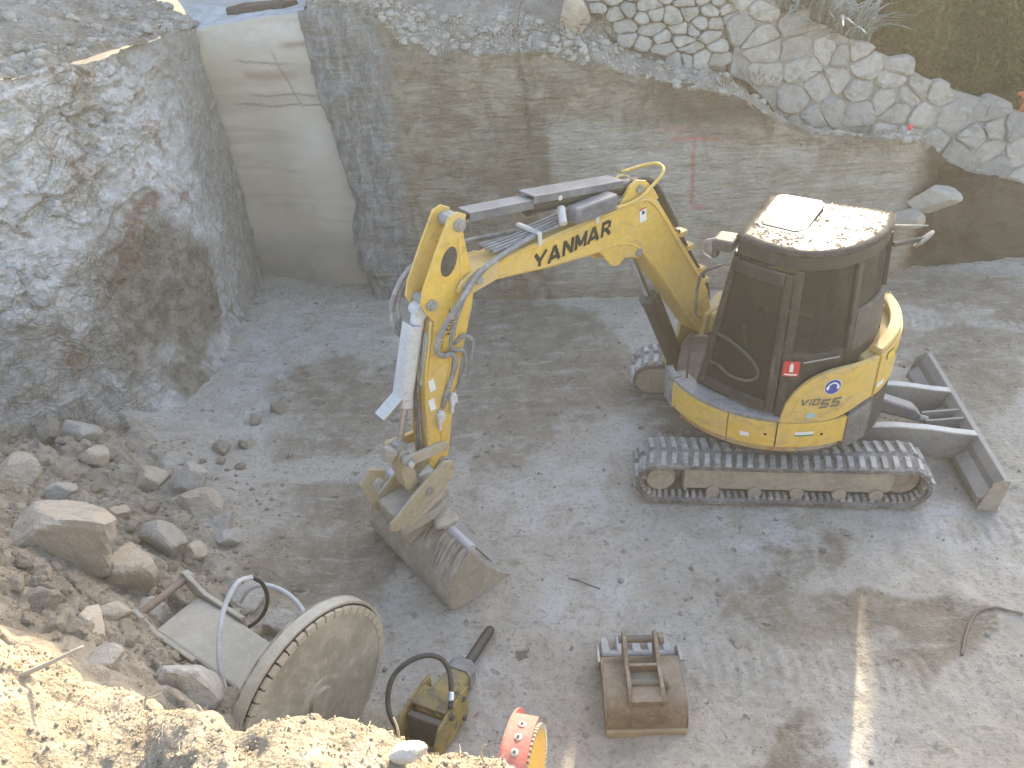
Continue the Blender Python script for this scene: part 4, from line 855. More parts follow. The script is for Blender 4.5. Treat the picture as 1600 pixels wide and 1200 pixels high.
# ---- dozer blade
prof = [(1.79, .345), (1.745, .345), (1.70, .27), (1.685, .19), (1.70, .10), (1.745, .02), (1.79, .01), (1.745, .11), (1.732, .19), (1.742, .26)]
m = MB(TL); m.prism(prof, -.985, .985, (0, 2, 1)); BL = part('dozer_blade', m, STEEL, bevel=.006); BL['label'] = 'wide steel dozer blade behind the tracks'
for a, b in ((-.97, -.40), (-.30, .26), (.36, .97)):
    m = MB(TL); m.prism([(1.70, .21), (1.595, .13), (1.60, .055), (1.72, .05)], a, b, (0, 2, 1)); part('box_rib', m, STEEL, BL, .008)
for s in (-1, 1):
    m = MB(TL); m.prism([(1.60, .04), (1.76, .02), (1.79, .345), (1.735, .352), (1.66, .30), (1.63, .17)], s * .985, s * .999, (0, 2, 1)); part('end_plate', m, MUD, BL)
for y in (-.36, .31):
    top_ = [(.70, .41), (1.05, .42), (1.35, .395), (1.56, .36), (1.74, .34)]; bot_ = [(1.72, .06), (1.45, .10), (1.1, .16), (.70, .20)]
    m = MB(TL); m.prism(top_ + bot_, y - .022, y + .022, (0, 2, 1)); part('push_arm', m, STEEL, BL, .006)
    m = MB(TL); m.prism([(p[0], p[1] + .002) for p in top_] + [(p[0], p[1] + .016) for p in top_[::-1]], y - .034, y + .034, (0, 2, 1)); part('arm_edge', m, GUARD, BL)
for y in (-.10, .03):
    m = MB(TL); m.prism([(1.74, .33), (1.42, .29), (1.40, .20), (1.72, .12)], y - .012, y + .012, (0, 2, 1)); part('gusset', m, STEEL, BL)
m = MB(TL); m.prism([(.62, .60), (.66, .65), (1.30, .41), (1.38, .33), (1.34, .27), (1.24, .30), (.62, .52)], -.105, .035, (0, 2, 1)); part('cylinder_cover', m, BLUEG, BL, .02)
m = MB(TL); m.cyl((.7, -.035, .46), (1.45, -.035, .25), .035, 16); part('blade_cylinder', m, STEEL, BL)

# ---- house: panels follow a circle of the tail swing
RT_ = .985
def arc_panel(name, a0, a1, z0, z1, mat, r=RT_, th=.035, parent=None, n=None, bevel=.008, dz=None):
    """curved panel; angles in degrees from straight left, positive to the front; dz(t) trims the top edge"""
    n = n or max(3, int(abs(a1 - a0) / 4) + 1); V = []
    for i in range(n + 1):
        t = i / n; a = R(a0 + (a1 - a0) * t); za = z0(t) if callable(z0) else z0; zb_ = z1(t) if callable(z1) else z1
        for rr, z in ((r, za), (r, zb_), (r - th, zb_), (r - th, za)): V.append((rr * math.sin(a), rr * math.cos(a), z))
    F = [[4 * i + j, 4 * i + (j + 1) % 4, 4 * (i + 1) + (j + 1) % 4, 4 * (i + 1) + j] for i in range(n) for j in range(4)] + [[0, 1, 2, 3], [4 * n + 3, 4 * n + 2, 4 * n + 1, 4 * n]]
    return part(name, MB(TU).add(V, F), mat, parent, bevel)
pts = [(RT_ * .93 * math.sin(R(a)), RT_ * .93 * math.cos(R(a))) for a in np.linspace(46, -226, 60)] 
m = MB(TU); m.prism(pts + [(.72, -.55), (.80, -.35), (.80, .15), (.72, .45)], .52, .90, (0, 1, 2)); HB = part('house_base', m, DARK, bevel=.01)
arc_panel('lower_panel', 40, 4.2, .64, .885, YEL); arc_panel('lower_panel', 3.6, -18.6, .64, .885, YEL)
arc_panel('lower_panel', -19.2, -52, .64, .885, YEL)
arc_panel('bottom_rim', 34, -30, .575, .636, paint('scraped_yellow', (.45, .32, .10), (.36, .32, .26), .7, .6, rust=(.45, .08, .05)), r=RT_ - .03, th=.05)
arc_panel('bottom_rim', -30, -60, .56, .636, MUD, r=RT_ - .05, th=.05)
arc_panel('door_step', 46, -20, .887, .925, paint('grey_step', (.17, .165, .16), (.40, .385, .36), .7, .7), r=RT_ - .005, th=.16)
arc_panel('corner_guard', 52, 40.5, .60, .93, HOSE, r=RT_ - .01, th=.06)
sw = lambda t: .895 + .485 * (1 - (1 - min(1, t * 1.7)) ** 2.4) ** .55 if t > 0 else .90
arc_panel('side_panel', -19.2, -66, lambda t: .893 + .10 * smooth(.45, 1, t), sw, YEL, n=26)
arc_panel('panel_crease', -24, -60, lambda t: .965 + .29 * (1 - (1 - min(1, t * 1.8)) ** 2.4) ** .55, lambda t: .985 + .29 * (1 - (1 - min(1, t * 1.8)) ** 2.4) ** .55, YEL, r=RT_ + .006, th=.02, n=20, bevel=.004)
arc_panel('tail_panel', -67.2, -125, lambda t: .985 + .05 * smooth(0, .5, t), lambda t: 1.37 + .03 * smooth(0, .35, t), YEL, n=20)
arc_panel('tail_rim', -68, -125, lambda t: 1.372 + .03 * smooth(0, .35, t), lambda t: 1.415 + .04 * smooth(0, .35, t), YELD, r=RT_ - .015, th=.09, n=20)
arc_panel('counterweight', -53, -127, lambda t: .56 - .0 * t, lambda t: .89 + .10 * smooth(0, .4, t), BLACK, r=RT_ - .012, th=.3, n=20)
arc_panel('counterweight_lip', -52.5, -68, .57, lambda t: .88 + .07 * t, paint('scuffed_grey', (.10, .095, .09), (.33, .31, .28), .7, .7), r=RT_ + .004, th=.06, n=8)
m = MB(TU); pts = [(.93 * math.sin(R(a)), .93 * math.cos(R(a))) for a in np.linspace(-60, -226, 40)]; m.prism(pts + [(.35, -.70), (.45, -.12), (-.3, .0)], .90, 1.36, (0, 1, 2)); part('engine_hood', m, YELD, bevel=.03)
m = MB(TU); m.box((.50, -.42, 1.0), (.5, .5, .22)); part('side_cover', m, YELD, bevel=.04)

# ---- cab
kb = np.array([(.45, -.10), (.45, .72), (.08, .86), (-.28, .895), (-.54, .755), (-.73, .53), (-.83, .24), (-.83, -.10)])
kt = np.array([(.21, -.12), (.21, .74), (-.02, .835), (-.28, .87), (-.51, .74), (-.67, .50), (-.75, .18), (-.74, -.12)])
CZ0, CZ1 = .925, 2.30
def cab_pt(k, z, off=0):
    t = (z - CZ0) / (CZ1 - CZ0); K = kb + (kt - kb) * t; k = k % 8; i = int(k); f_ = k - i
    def lin(k): i = int(k) % 8; f_ = k - int(k); return K[i] + (K[(i + 1) % 8] - K[i]) * f_
    if 2 <= k <= 7:                                       # rounded rear
        p0, p1, p2, p3 = K[i - 1], K[i], K[(i + 1) % 8], K[(i + 2) % 8]
        if i == 6: p3 = 2 * p2 - p1
        if i == 2: p0 = 2 * p1 - p2 + np.array([.0, -.02])
        q = .5 * (2 * p1 + (p2 - p0) * f_ + (2 * p0 - 5 * p1 + 4 * p2 - p3) * f_ ** 2 + (3 * p1 - p0 - 3 * p2 + p3) * f_ ** 3) if i < 7 else lin(k)
    else: q = lin(k)
    if off:
        e = .03; a = cab_pt(k - e, z); b = cab_pt(k + e, z); d = (b - a)[:2]; nrm = np.array([d[1], -d[0]]); nrm /= np.linalg.norm(nrm) + 1e-9
        c = K.mean(0); 
        if nrm @ (q - c) < 0: nrm = -nrm
        q = q + nrm * off
    return np.array([q[0], q[1], z])
def cab_strip(name, k0, k1, z0, z1, mat, off=0, th=.05, parent=None, bevel=.008, nk=None, nz=6):
    nk = nk or max(1, int((k1 - k0) * 5) + 1); V = []; idx = {}
    for s_, o_ in ((0, off), (1, off - th)):
        for j in range(nz + 1):
            for i in range(nk + 1):
                t = i / nk; k = k0 + (k1 - k0) * t; za = z0(t) if callable(z0) else z0; zb_ = z1(t) if callable(z1) else z1
                idx[s_, j, i] = len(V); V.append(cab_pt(k, za + (zb_ - za) * j / nz, o_))
    F = []
    for j in range(nz):
        for i in range(nk):
            F.append([idx[0, j, i], idx[0, j, i + 1], idx[0, j + 1, i + 1], idx[0, j + 1, i]]); F.append([idx[1, j, i], idx[1, j + 1, i], idx[1, j + 1, i + 1], idx[1, j, i + 1]])
    for j in range(nz):
        for i, s_ in ((0, 1), (nk, -1)): F.append([idx[0, j, i], idx[0, j + 1, i], idx[1, j + 1, i], idx[1, j, i]][::s_])
    for i in range(nk):
        for j, s_ in ((0, -1), (nz, 1)): F.append([idx[0, j, i], idx[0, j, i + 1], idx[1, j, i + 1], idx[1, j, i]][::s_])
    return part(name, MB(TU).add(V, F), mat, parent, bevel)
CAB = cab_strip('cab', 3.08, 7.0, CZ0, 1.50, BLACK); CAB['label'] = 'black cab with tinted windows'
cab_strip('header_beam', 0.0, 8 - 1e-3, 2.2, 2.30, BLACK, parent=CAB, nk=44, nz=2)
for k0, k1, nm in ((-.02, .10, 'pillar'), (.93, 1.06, 'pillar'), (2.97, 3.20, 'pillar'), (4.72, 4.9, 'pillar'), (6.9, 7.06, 'pillar')):
    cab_strip(nm, k0 + 8 if k0 < 0 else k0, k1 + 8 if k0 < 0 else k1, CZ0, 2.2, BLACK, off=.012, th=.07, parent=CAB)
cab_strip('window', 3.2, 4.72, 1.50, 2.2, GLASS, -.012, .008, CAB, 0); cab_strip('window', 4.9, 6.9, 1.50, 2.2, GLASS, -.012, .008, CAB, 0)
cab_strip('window', 7.06, 7.98, 1.15, 2.2, GLASS, -.012, .008, CAB, 0); cab_strip('side_wall', 7.0, 7.99, CZ0, 1.15, BLACK, parent=CAB)
cab_strip('windscreen', .10, .93, 1.15, 2.2, GLASS, -.012, .008, CAB, 0); cab_strip('front_wall', .0, .99, CZ0, 1.15, BLACK, parent=CAB)
cab_strip('quarter_panel', 4.9, 6.6, 1.46, 1.80, DARK, .016, .04, CAB)
# door
for a in ((1.06, 1.22, .96, 2.17), (2.72, 2.94, .96, 2.17)): cab_strip('door_frame', a[0], a[1], a[2], a[3], BLACK, .022, .05, CAB, .012)
cab_strip('door_frame', 1.22, 2.72, .96, 1.05, BLACK, .022, .05, CAB, .012); cab_strip('door_frame', 1.22, 2.72, 2.06, 2.17, BLACK, .022, .05, CAB, .012)
cab_strip('door_window', 1.22, 2.72, 1.05, 2.06, GLASS, .004, .008, CAB, 0)
dv = [cab_pt(1.24, 1.48, .012), cab_pt(1.6, 1.475, .018), cab_pt(2.1, 1.42, .018), cab_pt(2.42, 1.33, .018), cab_pt(2.45, 1.24, .018), cab_pt(2.2, 1.18, .018), cab_pt(1.8, 1.17, .018), cab_pt(1.45, 1.21, .018), cab_pt(1.24, 1.20, .012)]
m = MB(TU); m.tube(crom(dv, 6), .012, 8); part('door_seal', m, DARK, CAB, sm=True)
m = MB(TU); m.tube([cab_pt(2.80, 1.28, .05), cab_pt(2.80, 1.50, .06)], .012, 8); part('door_handle', m, DARK, CAB)
m = MB(TU); m.tube([cab_pt(3.5, 1.44, .02), cab_pt(4.5, 1.45, .02)], .007, 6); part('trim_line', m, STEEL, CAB)
# inside: floor, seat, console, levers
m = MB(TU); m.prism([tuple(cab_pt(k, CZ0, -.06)[:2]) for k in np.linspace(0, 7.9, 40)], .90, .95, (0, 1, 2)); part('cab_floor', m, DARK, CAB)
m = MB(TU); m.box((-.22, .42, 1.22), (.46, .48, .12)); m.box((-.46, .42, 1.52), (.13, .46, .60)); m.box((-.50, .42, 1.90), (.1, .28, .18)); part('seat', m, paint('seat_cloth', (.16, .155, .15), (.3, .28, .24), .3, .8), CAB, .04)
for y in (.12, .70):
    m = MB(TU); m.box((-.1, y, 1.27), (.5, .14, .22)); part('console', m, DARK, CAB, .03)
    m = MB(TU); m.tube([(.06, y, 1.36), (.10, y, 1.56)], [.012, .02], 8); part('lever', m, GUARD, CAB)
# roof
N_ = 56; ks = np.linspace(0, 8, N_, endpoint=False); V = []
for sc_k, z, o_ in ((1, 2.302, .012), (1, 2.334, .014), (1, 2.345, .002), (.9, 2.3475, 0), (.5, 2.349, 0)):
    for k in ks:
        q = cab_pt(k, 2.30, o_); c = np.array([-.27, .38, 0]); q = c + (q - c) * np.array([sc_k, sc_k, 1]); q[2] = z; V.append(q)
V.append((-.27, .38, 2.3495)); F = [[l * N_ + i, l * N_ + (i + 1) % N_, (l + 1) * N_ + (i + 1) % N_, (l + 1) * N_ + i] for l in range(4) for i in range(N_)] + [[4 * N_ + i, 4 * N_ + (i + 1) % N_, 5 * N_] for i in range(N_)] + [list(range(N_))[::-1]]
g = G('dusty_roof_paint'); p = g.pos('obj'); n1 = g.noise(p, 9, 7, .75, .4); n2 = g.noise(p, 45, 5, .75); dust = g.math('MULTIPLY', g.ramp(n1, .38, .60), g.ramp(n2, .34, .58))
rr = g.n('ShaderNodeMapRange'); g.l(dust, rr.inputs[0]); rr.inputs[3].default_value = .19; rr.inputs[4].default_value = .8
ROOF = g.fin(g.mix(dust, (.05, .048, .045), (.11, .10, .085)), rr.outputs[0], g.bump(g.noise(p, 60, 5, .7), .06, .004), spec=.10); g.l(g.math('MULTIPLY', g.math('SUBTRACT', 1.0, g.math('MINIMUM', g.math('MULTIPLY', dust, 1.6), 1.0)), .09), g.b.inputs['Specular IOR Level'])
rf = part('cab_roof', MB(TU).add(V, F), ROOF, CAB, sm=True); 
hq = [(.15, -.04), (.15, .50), (.11, .555), (-.17, .60), (-.22, .56), (-.24, .02), (-.2, -.055), (.10, -.08)]
m = MB(TU); m.prism(hq, 2.33, 2.356, (0, 1, 2)); m.V[-1] = m.V[-1] + np.array([0, 0, 1.]) * (-(((m.V[-1] - TU[:3, 3]) @ TU[:3, 1]) - .50) * .05)[:, None]; part('roof_hatch_rim', m, BLACK, CAB, .006)
m = MB(TU); c = np.mean(hq, 0); m.prism([tuple(c + (np.array(q) - c) * .88) for q in hq], 2.34, 2.362, (0, 1, 2)); m.V[-1] = m.V[-1] + np.array([0, 0, 1.]) * (-(((m.V[-1] - TU[:3, 3]) @ TU[:3, 1]) - .50) * .05)[:, None]; part('roof_hatch', m, glass_mat('dusty_hatch_glass', (.10, .11, .12), .22, .95, .03), CAB, .004)
m = MB(TU); m.tube([(-.27, -.12, 2.344), (-.27, .76, 2.344)], .008, 6); part('roof_seam', m, BLACK, CAB)
# lamp and mirrors on the cab
m = MB(TU); m.box((.30, .74, 2.27), (.16, .20, .09)); m.box((.36, .78, 2.20), (.05, .08, .10)); part('work_lamp', m, DARK, CAB, .02)
m = MB(TU); m.tube(crom([(.34, .84, 2.33), (.42, .86, 2.30), (.44, .84, 2.2), (.36, .85, 2.16)], 4), .008, 6); part('lamp_bracket', m, STEEL, CAB, sm=True)
m = MB(TU); m.tube(crom([(.30, .80, 2.1), (.44, .84, 2.0), (.46, .84, 1.7), (.42, .82, 1.62)], 5), .012, 8); part('grab_rail', m, DARK, CAB, sm=True)
m = MB(TU); m.tube(crom([(.36, .80, 1.45), (.48, .80, 1.40), (.52, .76, 1.1), (.52, .76, .98)], 5), .012, 8); part('grab_rail', m, DARK, CAB, sm=True)
m = MB(TU); m.tube([(-.74, -.06, 2.26), (-.98, -.16, 2.26)], .007, 6); m2 = MB(TU); m2.lathe([(.0, -.012), (.08, -.01), (.09, 0), (.085, .012), (0, .014)], (-.98, -.06, 2.19), (.75, -.05, .6), 20)
part('mirror_arm', m, STEEL, CAB); part('mirror', m2, STEEL, CAB)
m = MB(TU); m.tube([(-.79, .10, 2.18), (-.98, -.06, 2.19)], .02, 8); part('mirror_mount', m, DARK, CAB)

# ---- lettering and stickers
def text_mesh(body, size, shear=0, bold=0, sx=1):
    cu = bpy.data.curves.new('lettering', 'FONT'); cu.body = body; cu.size = size; cu.shear = shear; cu.offset = bold; cu.align_x = 'CENTER'; cu.align_y = 'CENTER'; cu.resolution_u = 3
    ob = bpy.data.objects.new('lettering', cu); COL.objects.link(ob); bpy.context.view_layer.update(); dg = bpy.context.evaluated_depsgraph_get(); me = bpy.data.meshes.new_from_object(ob.evaluated_get(dg))
    V = np.array([v.co[:] for v in me.vertices]); F = [list(p.vertices) for p in me.polygons]; bpy.data.objects.remove(ob); bpy.data.meshes.remove(me); V[:, 0] *= sx; return V, F
def on_arc(a, z, r=RT_ + .004):
    """maps flat x,y (metres) on to the curved side at angle a, height z"""
    def f_(V):
        V = np.asarray(V, float); an = R(a) - V[:, 0] / r; r2 = r + V[:, 2]; return np.stack([r2 * np.sin(an), r2 * np.cos(an), z + V[:, 1]], -1)
    return f_
def decal(name, V, F, mat, fn, T, parent=None): return part(name, MB(T).add(fn(V), F), mat, parent)
def disc_vf(r, n=24, ry=None): return np.array([(r * math.cos(2 * math.pi * k / n), (ry or r) * math.sin(2 * math.pi * k / n), 0) for k in range(n)]), [list(range(n))]
def rect_vf(w, h, n=6):
    V = [(-w / 2 + w * i / n, y, 0) for y in (-h / 2, h / 2) for i in range(n + 1)]; return np.array(V), [[i, i + 1, n + 2 + i, n + 1 + i] for i in range(n)]
GL = {'Y': [((.0, 1), (.42, .45)), ((.95, 1), (.42, .45)), ((.42, .55), (.42, 0))], 'A': [((.0, 0), (.42, 1)), ((.42, 1), (.92, 0)), ((.2, .27), (.74, .27))], 'N': [((.1, 0), (.1, 1)), ((.1, .95), (.82, .05)), ((.82, 0), (.82, 1))],
      'M': [((.08, 0), (.08, 1)), ((.08, .95), (.5, .2)), ((.5, .2), (.92, .95)), ((.92, 0), (.92, 1))], 'R': [((.1, 0), (.1, 1)), ((.0, .9), (.62, .9)), ((.72, .92), (.72, .48)), ((.1, .45), (.66, .45)), ((.42, .45), (.86, 0))],
      'V': [((.0, 1), (.38, .03)), ((.82, 1), (.38, .03))], 'i': [((.1, 0), (.1, .62)), ((.1, .78), (.1, 1))], 'O': [((.1, .1), (.1, .9)), ((.0, .9), (.85, .9)), ((.78, .9), (.78, .1)), ((.85, .1), (.0, .1))],
      '5': [((.85, .9), (.05, .9)), ((.13, .9), (.13, .5)), ((.05, .52), (.72, .52)), ((.76, .52), (.76, .1)), ((.8, .1), (.0, .1))]}
def block_text(body, h, sw_, shear, gap, wide=.9):
    """heavy sign lettering from straight strokes; strokes step 0.15 mm apart so that none share a plane"""
    V = []; F = []; x0 = 0; k = 0
    for ch in body:
        S_ = GL[ch]; wch = max(max(p[0], q[0]) for p, q in S_) * wide * h
        for p, q in S_:
            p = np.array([p[0] * wide, p[1]]) * h; q = np.array([q[0] * wide, q[1]]) * h; d = (q - p) / np.linalg.norm(q - p); n = np.array([-d[1], d[0]]) * sw_ / 2
            for c_ in (p - n, q - n, q + n, p + n): V.append((x0 + c_[0] + shear * c_[1], c_[1], .00015 * (k % 5)))
            F.append([len(V) - 4, len(V) - 3, len(V) - 2, len(V) - 1]); k += 1
        x0 += wch + gap
    V = np.array(V); V[:, :2] -= (V[:, :2].max(0) + V[:, :2].min(0)) / 2; return V, F
V, F = block_text('ViO', .060, .015, .25, .018, 1.0); decal('lettering', V + np.array([-.085, .02, 0]), F, GREYD, on_arc(-37, 1.075), TU)
V, F = block_text('55', .082, .021, .25, .022, 1.05); decal('lettering', V + np.array([.075, -.005, 0]), F, GREYD, on_arc(-37, 1.075, RT_ + .005), TU)
V, F = disc_vf(.072); decal('ear_protection_sign', V, F, WHITE, on_arc(-41, 1.225, RT_ + .006), TU)
V, F = disc_vf(.066); decal('sign_disc', V, F, BLUE, on_arc(-41, 1.225, RT_ + .008), TU)
hv = np.array([(-.02, .03), (.02, .03), (.032, .005), (.02, -.02), (.014, -.045), (-.014, -.045), (-.02, -.02), (-.032, .005)]); hv = np.c_[hv, np.zeros(8)]
for sx_ in (-1, 1): V, F = disc_vf(.013, 12, .02); decal('sign_ear_cup', V + np.array([sx_ * .043, -.005, 0]), F, WHITE, on_arc(-41, 1.225, RT_ + .010), TU)
th = np.linspace(.35, math.pi - .35, 9); hb = [(.048 * math.cos(a), .048 * math.sin(a) - .003, 0) for a in th] + [(.036 * math.cos(a), .034 * math.sin(a) - .003, 0) for a in th[::-1]]
decal('sign_head_band', np.array(hb), [[i, i + 1, 16 - i, 17 - i] for i in range(8)], WHITE, on_arc(-41, 1.225, RT_ + .010), TU)
V, F = disc_vf(.035, 20, .028); decal('round_sticker', V, F, PALEB, on_arc(-33, .965), TU)
V, F = rect_vf(.15, .03); decal('white_sticker', V, F, WHITE, on_arc(-31.5, .79), TU); V, F = rect_vf(.15, .013); decal('green_sticker', V, F, GREEN, on_arc(-31.5, .766), TU)
V, F = rect_vf(.075, .04); decal('white_sticker', V, F, WHITE, on_arc(-4.5, .735), TU)
V, F = rect_vf(.12, .07); decal('yellow_label', V, F, GREYD, on_arc(-76, 1.33), TU); V, F = rect_vf(.105, .055); decal('yellow_label', V, F, YDEC, on_arc(-76, 1.33, RT_ + .007), TU)
V, F = rect_vf(.10, .05); decal('white_sticker', V, F, WHITE, on_arc(-72, 1.08), TU); V, F = block_text('YANMAR', .05, .012, .2, .012, .9); decal('lettering', V, F, INK, on_arc(-93, 1.26), TU)
V, F = rect_vf(.08, .035); decal('yellow_sticker', V, F, YDEC, on_arc(-57, .62, RT_ + .002), TU)
for a in (-14, -40): V, F = disc_vf(.013, 12); decal('bolt_hole', V, F, INK, on_arc(a, .765), TU)
def on_cab(k, z, off):
    def f_(V):
        V = np.asarray(V, float); e = .05; L = np.linalg.norm(cab_pt(k + e, z) - cab_pt(k - e, z)) / (2 * e); return np.array([cab_pt(k + v[0] / L, z + v[1], off + v[2]) for v in V])
    return f_
V, F = rect_vf(.115, .135, 3); decal('fire_extinguisher_sticker', V, F, RED, on_cab(3.22, 1.385, .018), TU, CAB)
V, F = rect_vf(.026, .062, 2); decal('extinguisher_symbol', V + np.array([0, .005, .002]), F, WHITE, on_cab(3.22, 1.385, .018), TU, CAB); V, F = rect_vf(.014, .016, 2); decal('extinguisher_symbol', V + np.array([0, .044, .002]), F, WHITE, on_cab(3.22, 1.385, .018), TU, CAB); V, F = rect_vf(.09, .012, 3); decal('sticker_line', V + np.array([0, -.05, .002]), F, WHITE, on_cab(3.22, 1.385, .018), TU, CAB)

# ---- swing post, boom, arm (x outward, z up, y across)
m = MB(TB); m.prism([(-.18, .40), (.10, .36), (.24, .44), (.30, .62), (.28, .76), (.14, .80), (.06, 1.12), (-.10, 1.16), (-.14, .75)], .11, .16, (0, 2, 1)); m.prism([(-.18, .40), (.10, .36), (.24, .44), (.30, .62), (.28, .76), (.14, .80), (.06, 1.12), (-.10, 1.16), (-.14, .75)], -.16, -.11, (0, 2, 1)); m.box((-.05, 0, .55), (.2, .3, .34)); SWP = part('swing_post', m, YELD, bevel=.015)
m = MB(TU); m.box((.70, -.22, .62), (.34, .34, .36)); part('swing_bracket', m, YELD, bevel=.03)
bl = [(2.66, 2.36), (2.53, 2.33), (1.92, 2.235), (1.50, 2.19)]; bi = [(1.30, 2.18), (1.12, 2.15), (.96, 2.06), (.80, 1.87), (.62, 1.63), (.21, 1.05), (.10, .92), (-.02, .90), (-.08, 1.0), (-.03, 1.18), (.03, 1.35), (.14, 1.55), (.46, 2.0), (.64, 2.26), (.76, 2.42), (.90, 2.51), (1.08, 2.51), (1.30, 2.50), (1.67, 2.49), (2.2, 2.47), (2.50, 2.46), (2.66, 2.46)]
m = MB(TB); m.prism(bl + bi, -.115, .115, (0, 2, 1)); BOOM = part('boom', m, YEL, bevel=.012); BOOM['label'] = 'yellow cranked boom'
inn = lambda P, d: [tuple(np.array(q)) for q in P]
fl = [(2.45, 2.445), (1.67, 2.465), (1.1, 2.485), (.92, 2.48), (.80, 2.40), (.66, 2.22), (.48, 1.96), (.16, 1.51)]                    # raised edge along the side plate
m = MB(TB); m.tube([(q[0], .116, q[1]) for q in crom(fl, 4)], .012, 6); part('edge_weld', m, YEL, BOOM, sm=True)
fl = [(2.4, 2.335), (1.92, 2.26), (1.5, 2.215), (1.2, 2.19), (1.02, 2.12), (.86, 1.96), (.66, 1.70), (.25, 1.11)]
m = MB(TB); m.tube([(q[0], .116, q[1]) for q in crom(fl, 4)], .009, 6); part('edge_weld', m, YEL, BOOM, sm=True)
for s in (-1, 1):                                           # cylinder lug below the elbow, ears above it
    m = MB(TB); m.prism([(1.42, 2.20), (1.34, 2.10), (1.27, 2.02), (1.20, 2.005), (1.14, 2.05), (1.06, 2.03), (.98, 1.99), (.93, 2.03), (.90, 2.10), (1.1, 2.24)], s * .085, s * .119, (0, 2, 1)); part('cylinder_lug', m, YEL, BOOM, .008)
    m = MB(TB); m.prism([(1.22, 2.49), (1.14, 2.56), (1.08, 2.63), (1.0, 2.66), (.90, 2.63), (.80, 2.53), (.74, 2.44), (.9, 2.42)], s * .075, s * .105, (0, 2, 1)); part('ear', m, YEL, BOOM, .008)
    m = MB(TB); m.prism([(2.74, 2.42), (2.78, 2.36), (2.74, 2.29), (2.64, 2.30), (2.45, 2.33), (2.40, 2.46), (2.6, 2.47)], s * .116, s * .142, (0, 2, 1)); part('boom_fork', m, YELD, BOOM, .008)
m = MB(TB); m.cyl((.98, -.12, 2.05), (.98, .135, 2.05), .034, 18); part('pin', m, STEEL, BOOM); m = MB(TB); m.cyl((.98, -.12, 2.585), (.98, .12, 2.585), .034, 18); part('pin', m, STEEL, BOOM)
m = MB(TB); m.cyl((2.70, -.16, 2.37), (2.70, .165, 2.37), .036, 18); part('pin', m, STEEL, BOOM); m = MB(TB); m.cyl((2.60, .14, 2.385), (2.60, .165, 2.385), .030, 14); part('bolt', m, STEEL, BOOM)
# guard rail at the elbow, lamp hose on the back
m = MB(TB); m.tube(crom([(1.35, .13, 2.52), (1.05, .14, 2.52), (.82, .13, 2.60), (.70, .10, 2.66), (.66, 0, 2.68), (.72, -.1, 2.66), (.95, -.12, 2.66)], 5), .014, 8); part('hose_guard', m, YEL, BOOM, sm=True)
m = MB(TB); m.tube(crom([(.95, -.02, 2.60), (.74, .0, 2.56), (.58, .02, 2.33), (.44, .03, 2.10)], 6), .035, 10); part('hose_sleeve', m, BHOSE, BOOM, sm=True)
for x, z in ((.40, 2.02), (.30, 1.86), (.12, 1.58), (.06, 1.45)):
    m = MB(TB); m.box((x - .01, .05, z), (.09, .10, .05)); part('hose_clamp', m, YELD, BOOM, .01)
for y in (-.02, .03, .07):
    m = MB(TB); m.tube(crom([(.44, y, 2.06), (.2, y, 1.70), (.0, y, 1.40), (-.05, y, 1.2)], 6), .014, 8); part('hose', m, BHOSE, BOOM, sm=True)
# steel pipes along the top of the boom and hoses to the arm
for i, y in enumerate((-.075, -.035, .005, .045, .085)):
    m = MB(TB); m.tube(crom([(1.05, y, 2.54), (1.3, y, 2.54), (2.2, y, 2.515), (2.42, y * 1.1, 2.52)], 6), .013, 8); part('pipe', m, HOSE, BOOM, sm=True)
for x in (2.02, 1.45):
    m = MB(TB); m.box((x, 0, 2.545), (.04, .25, .022)); m.box((x, .126, 2.50), (.035, .016, .10)); part('pipe_clamp', m, GUARD, BOOM, .005)
V, F = block_text('YANMAR', .120, .030, .22, .032, .95)
def on_boom(x, z, ang, y=.1185):
    def f_(V):
        c, s = math.cos(ang), math.sin(ang); V = np.asarray(V); X = -V[:, 0]; Z = V[:, 1]; return np.stack([x + c * X - s * Z, y + V[:, 2], z + s * X + c * Z], -1)
    return f_
decal('lettering', V, F, INK, on_boom(1.68, 2.352, -.06), TB, BOOM)
V, F = rect_vf(.075, .115, 2); decal('warning_sticker', V, F, WHITE, on_boom(.94, 2.36, -.1), TB, BOOM); V, F = rect_vf(.028, .03, 2); decal('sticker_symbol', V + np.array([.005, .02, 0]), F, INK, on_boom(.94, 2.36, -.1, .1195), TB, BOOM)
V, F = rect_vf(.075, .012, 2); decal('sticker_band', V + np.array([0, .052, 0]), F, RED, on_boom(.94, 2.36, -.1, .1195), TB, BOOM)
# boom cylinder
def cylinder(name, T, a, b, frac, r, rr, mat, parent=None, y=0):
    a = np.array([a[0], y, a[1]]); b = np.array([b[0], y, b[1]]); mid = a + (b - a) * frac; d = (b - a) / np.linalg.norm(b - a)
    m = MB(T); m.cyl(a, mid, r, 22); m.cyl(mid - d * .05, mid + d * .01, r * 1.12, 22); m.cyl(a + np.array([0, -r * 1.05, 0]), a + np.array([0, r * 1.05, 0]), r * 1.05, 18); cy = part(name, m, mat, parent)
    m = MB(T); m.cyl(mid, b, rr, 16); part('rod', m, CHROME, cy); m = MB(T); m.cyl(b + np.array([0, -r * .9, 0]), b + np.array([0, r * .9, 0]), r * .95, 18); part('rod_eye', m, STEEL, cy); return cy
BC = cylinder('boom_cylinder', TB, (.26, .56), (.98, 2.05), .62, .075, .034, BLACK)
m = MB(TB); m.prism([(.24, .66), (.30, .60), (.74, 1.52), (.67, 1.56)], .074, .09, (0, 2, 1)); part('cylinder_guard', m, BLACK, BC, .006)
AC = cylinder('arm_cylinder', TB, (.98, 2.585), (2.665, 2.80), .62, .062, .03, BLACK)
ang = math.atan2(2.80 - 2.585, 2.665 - .98)
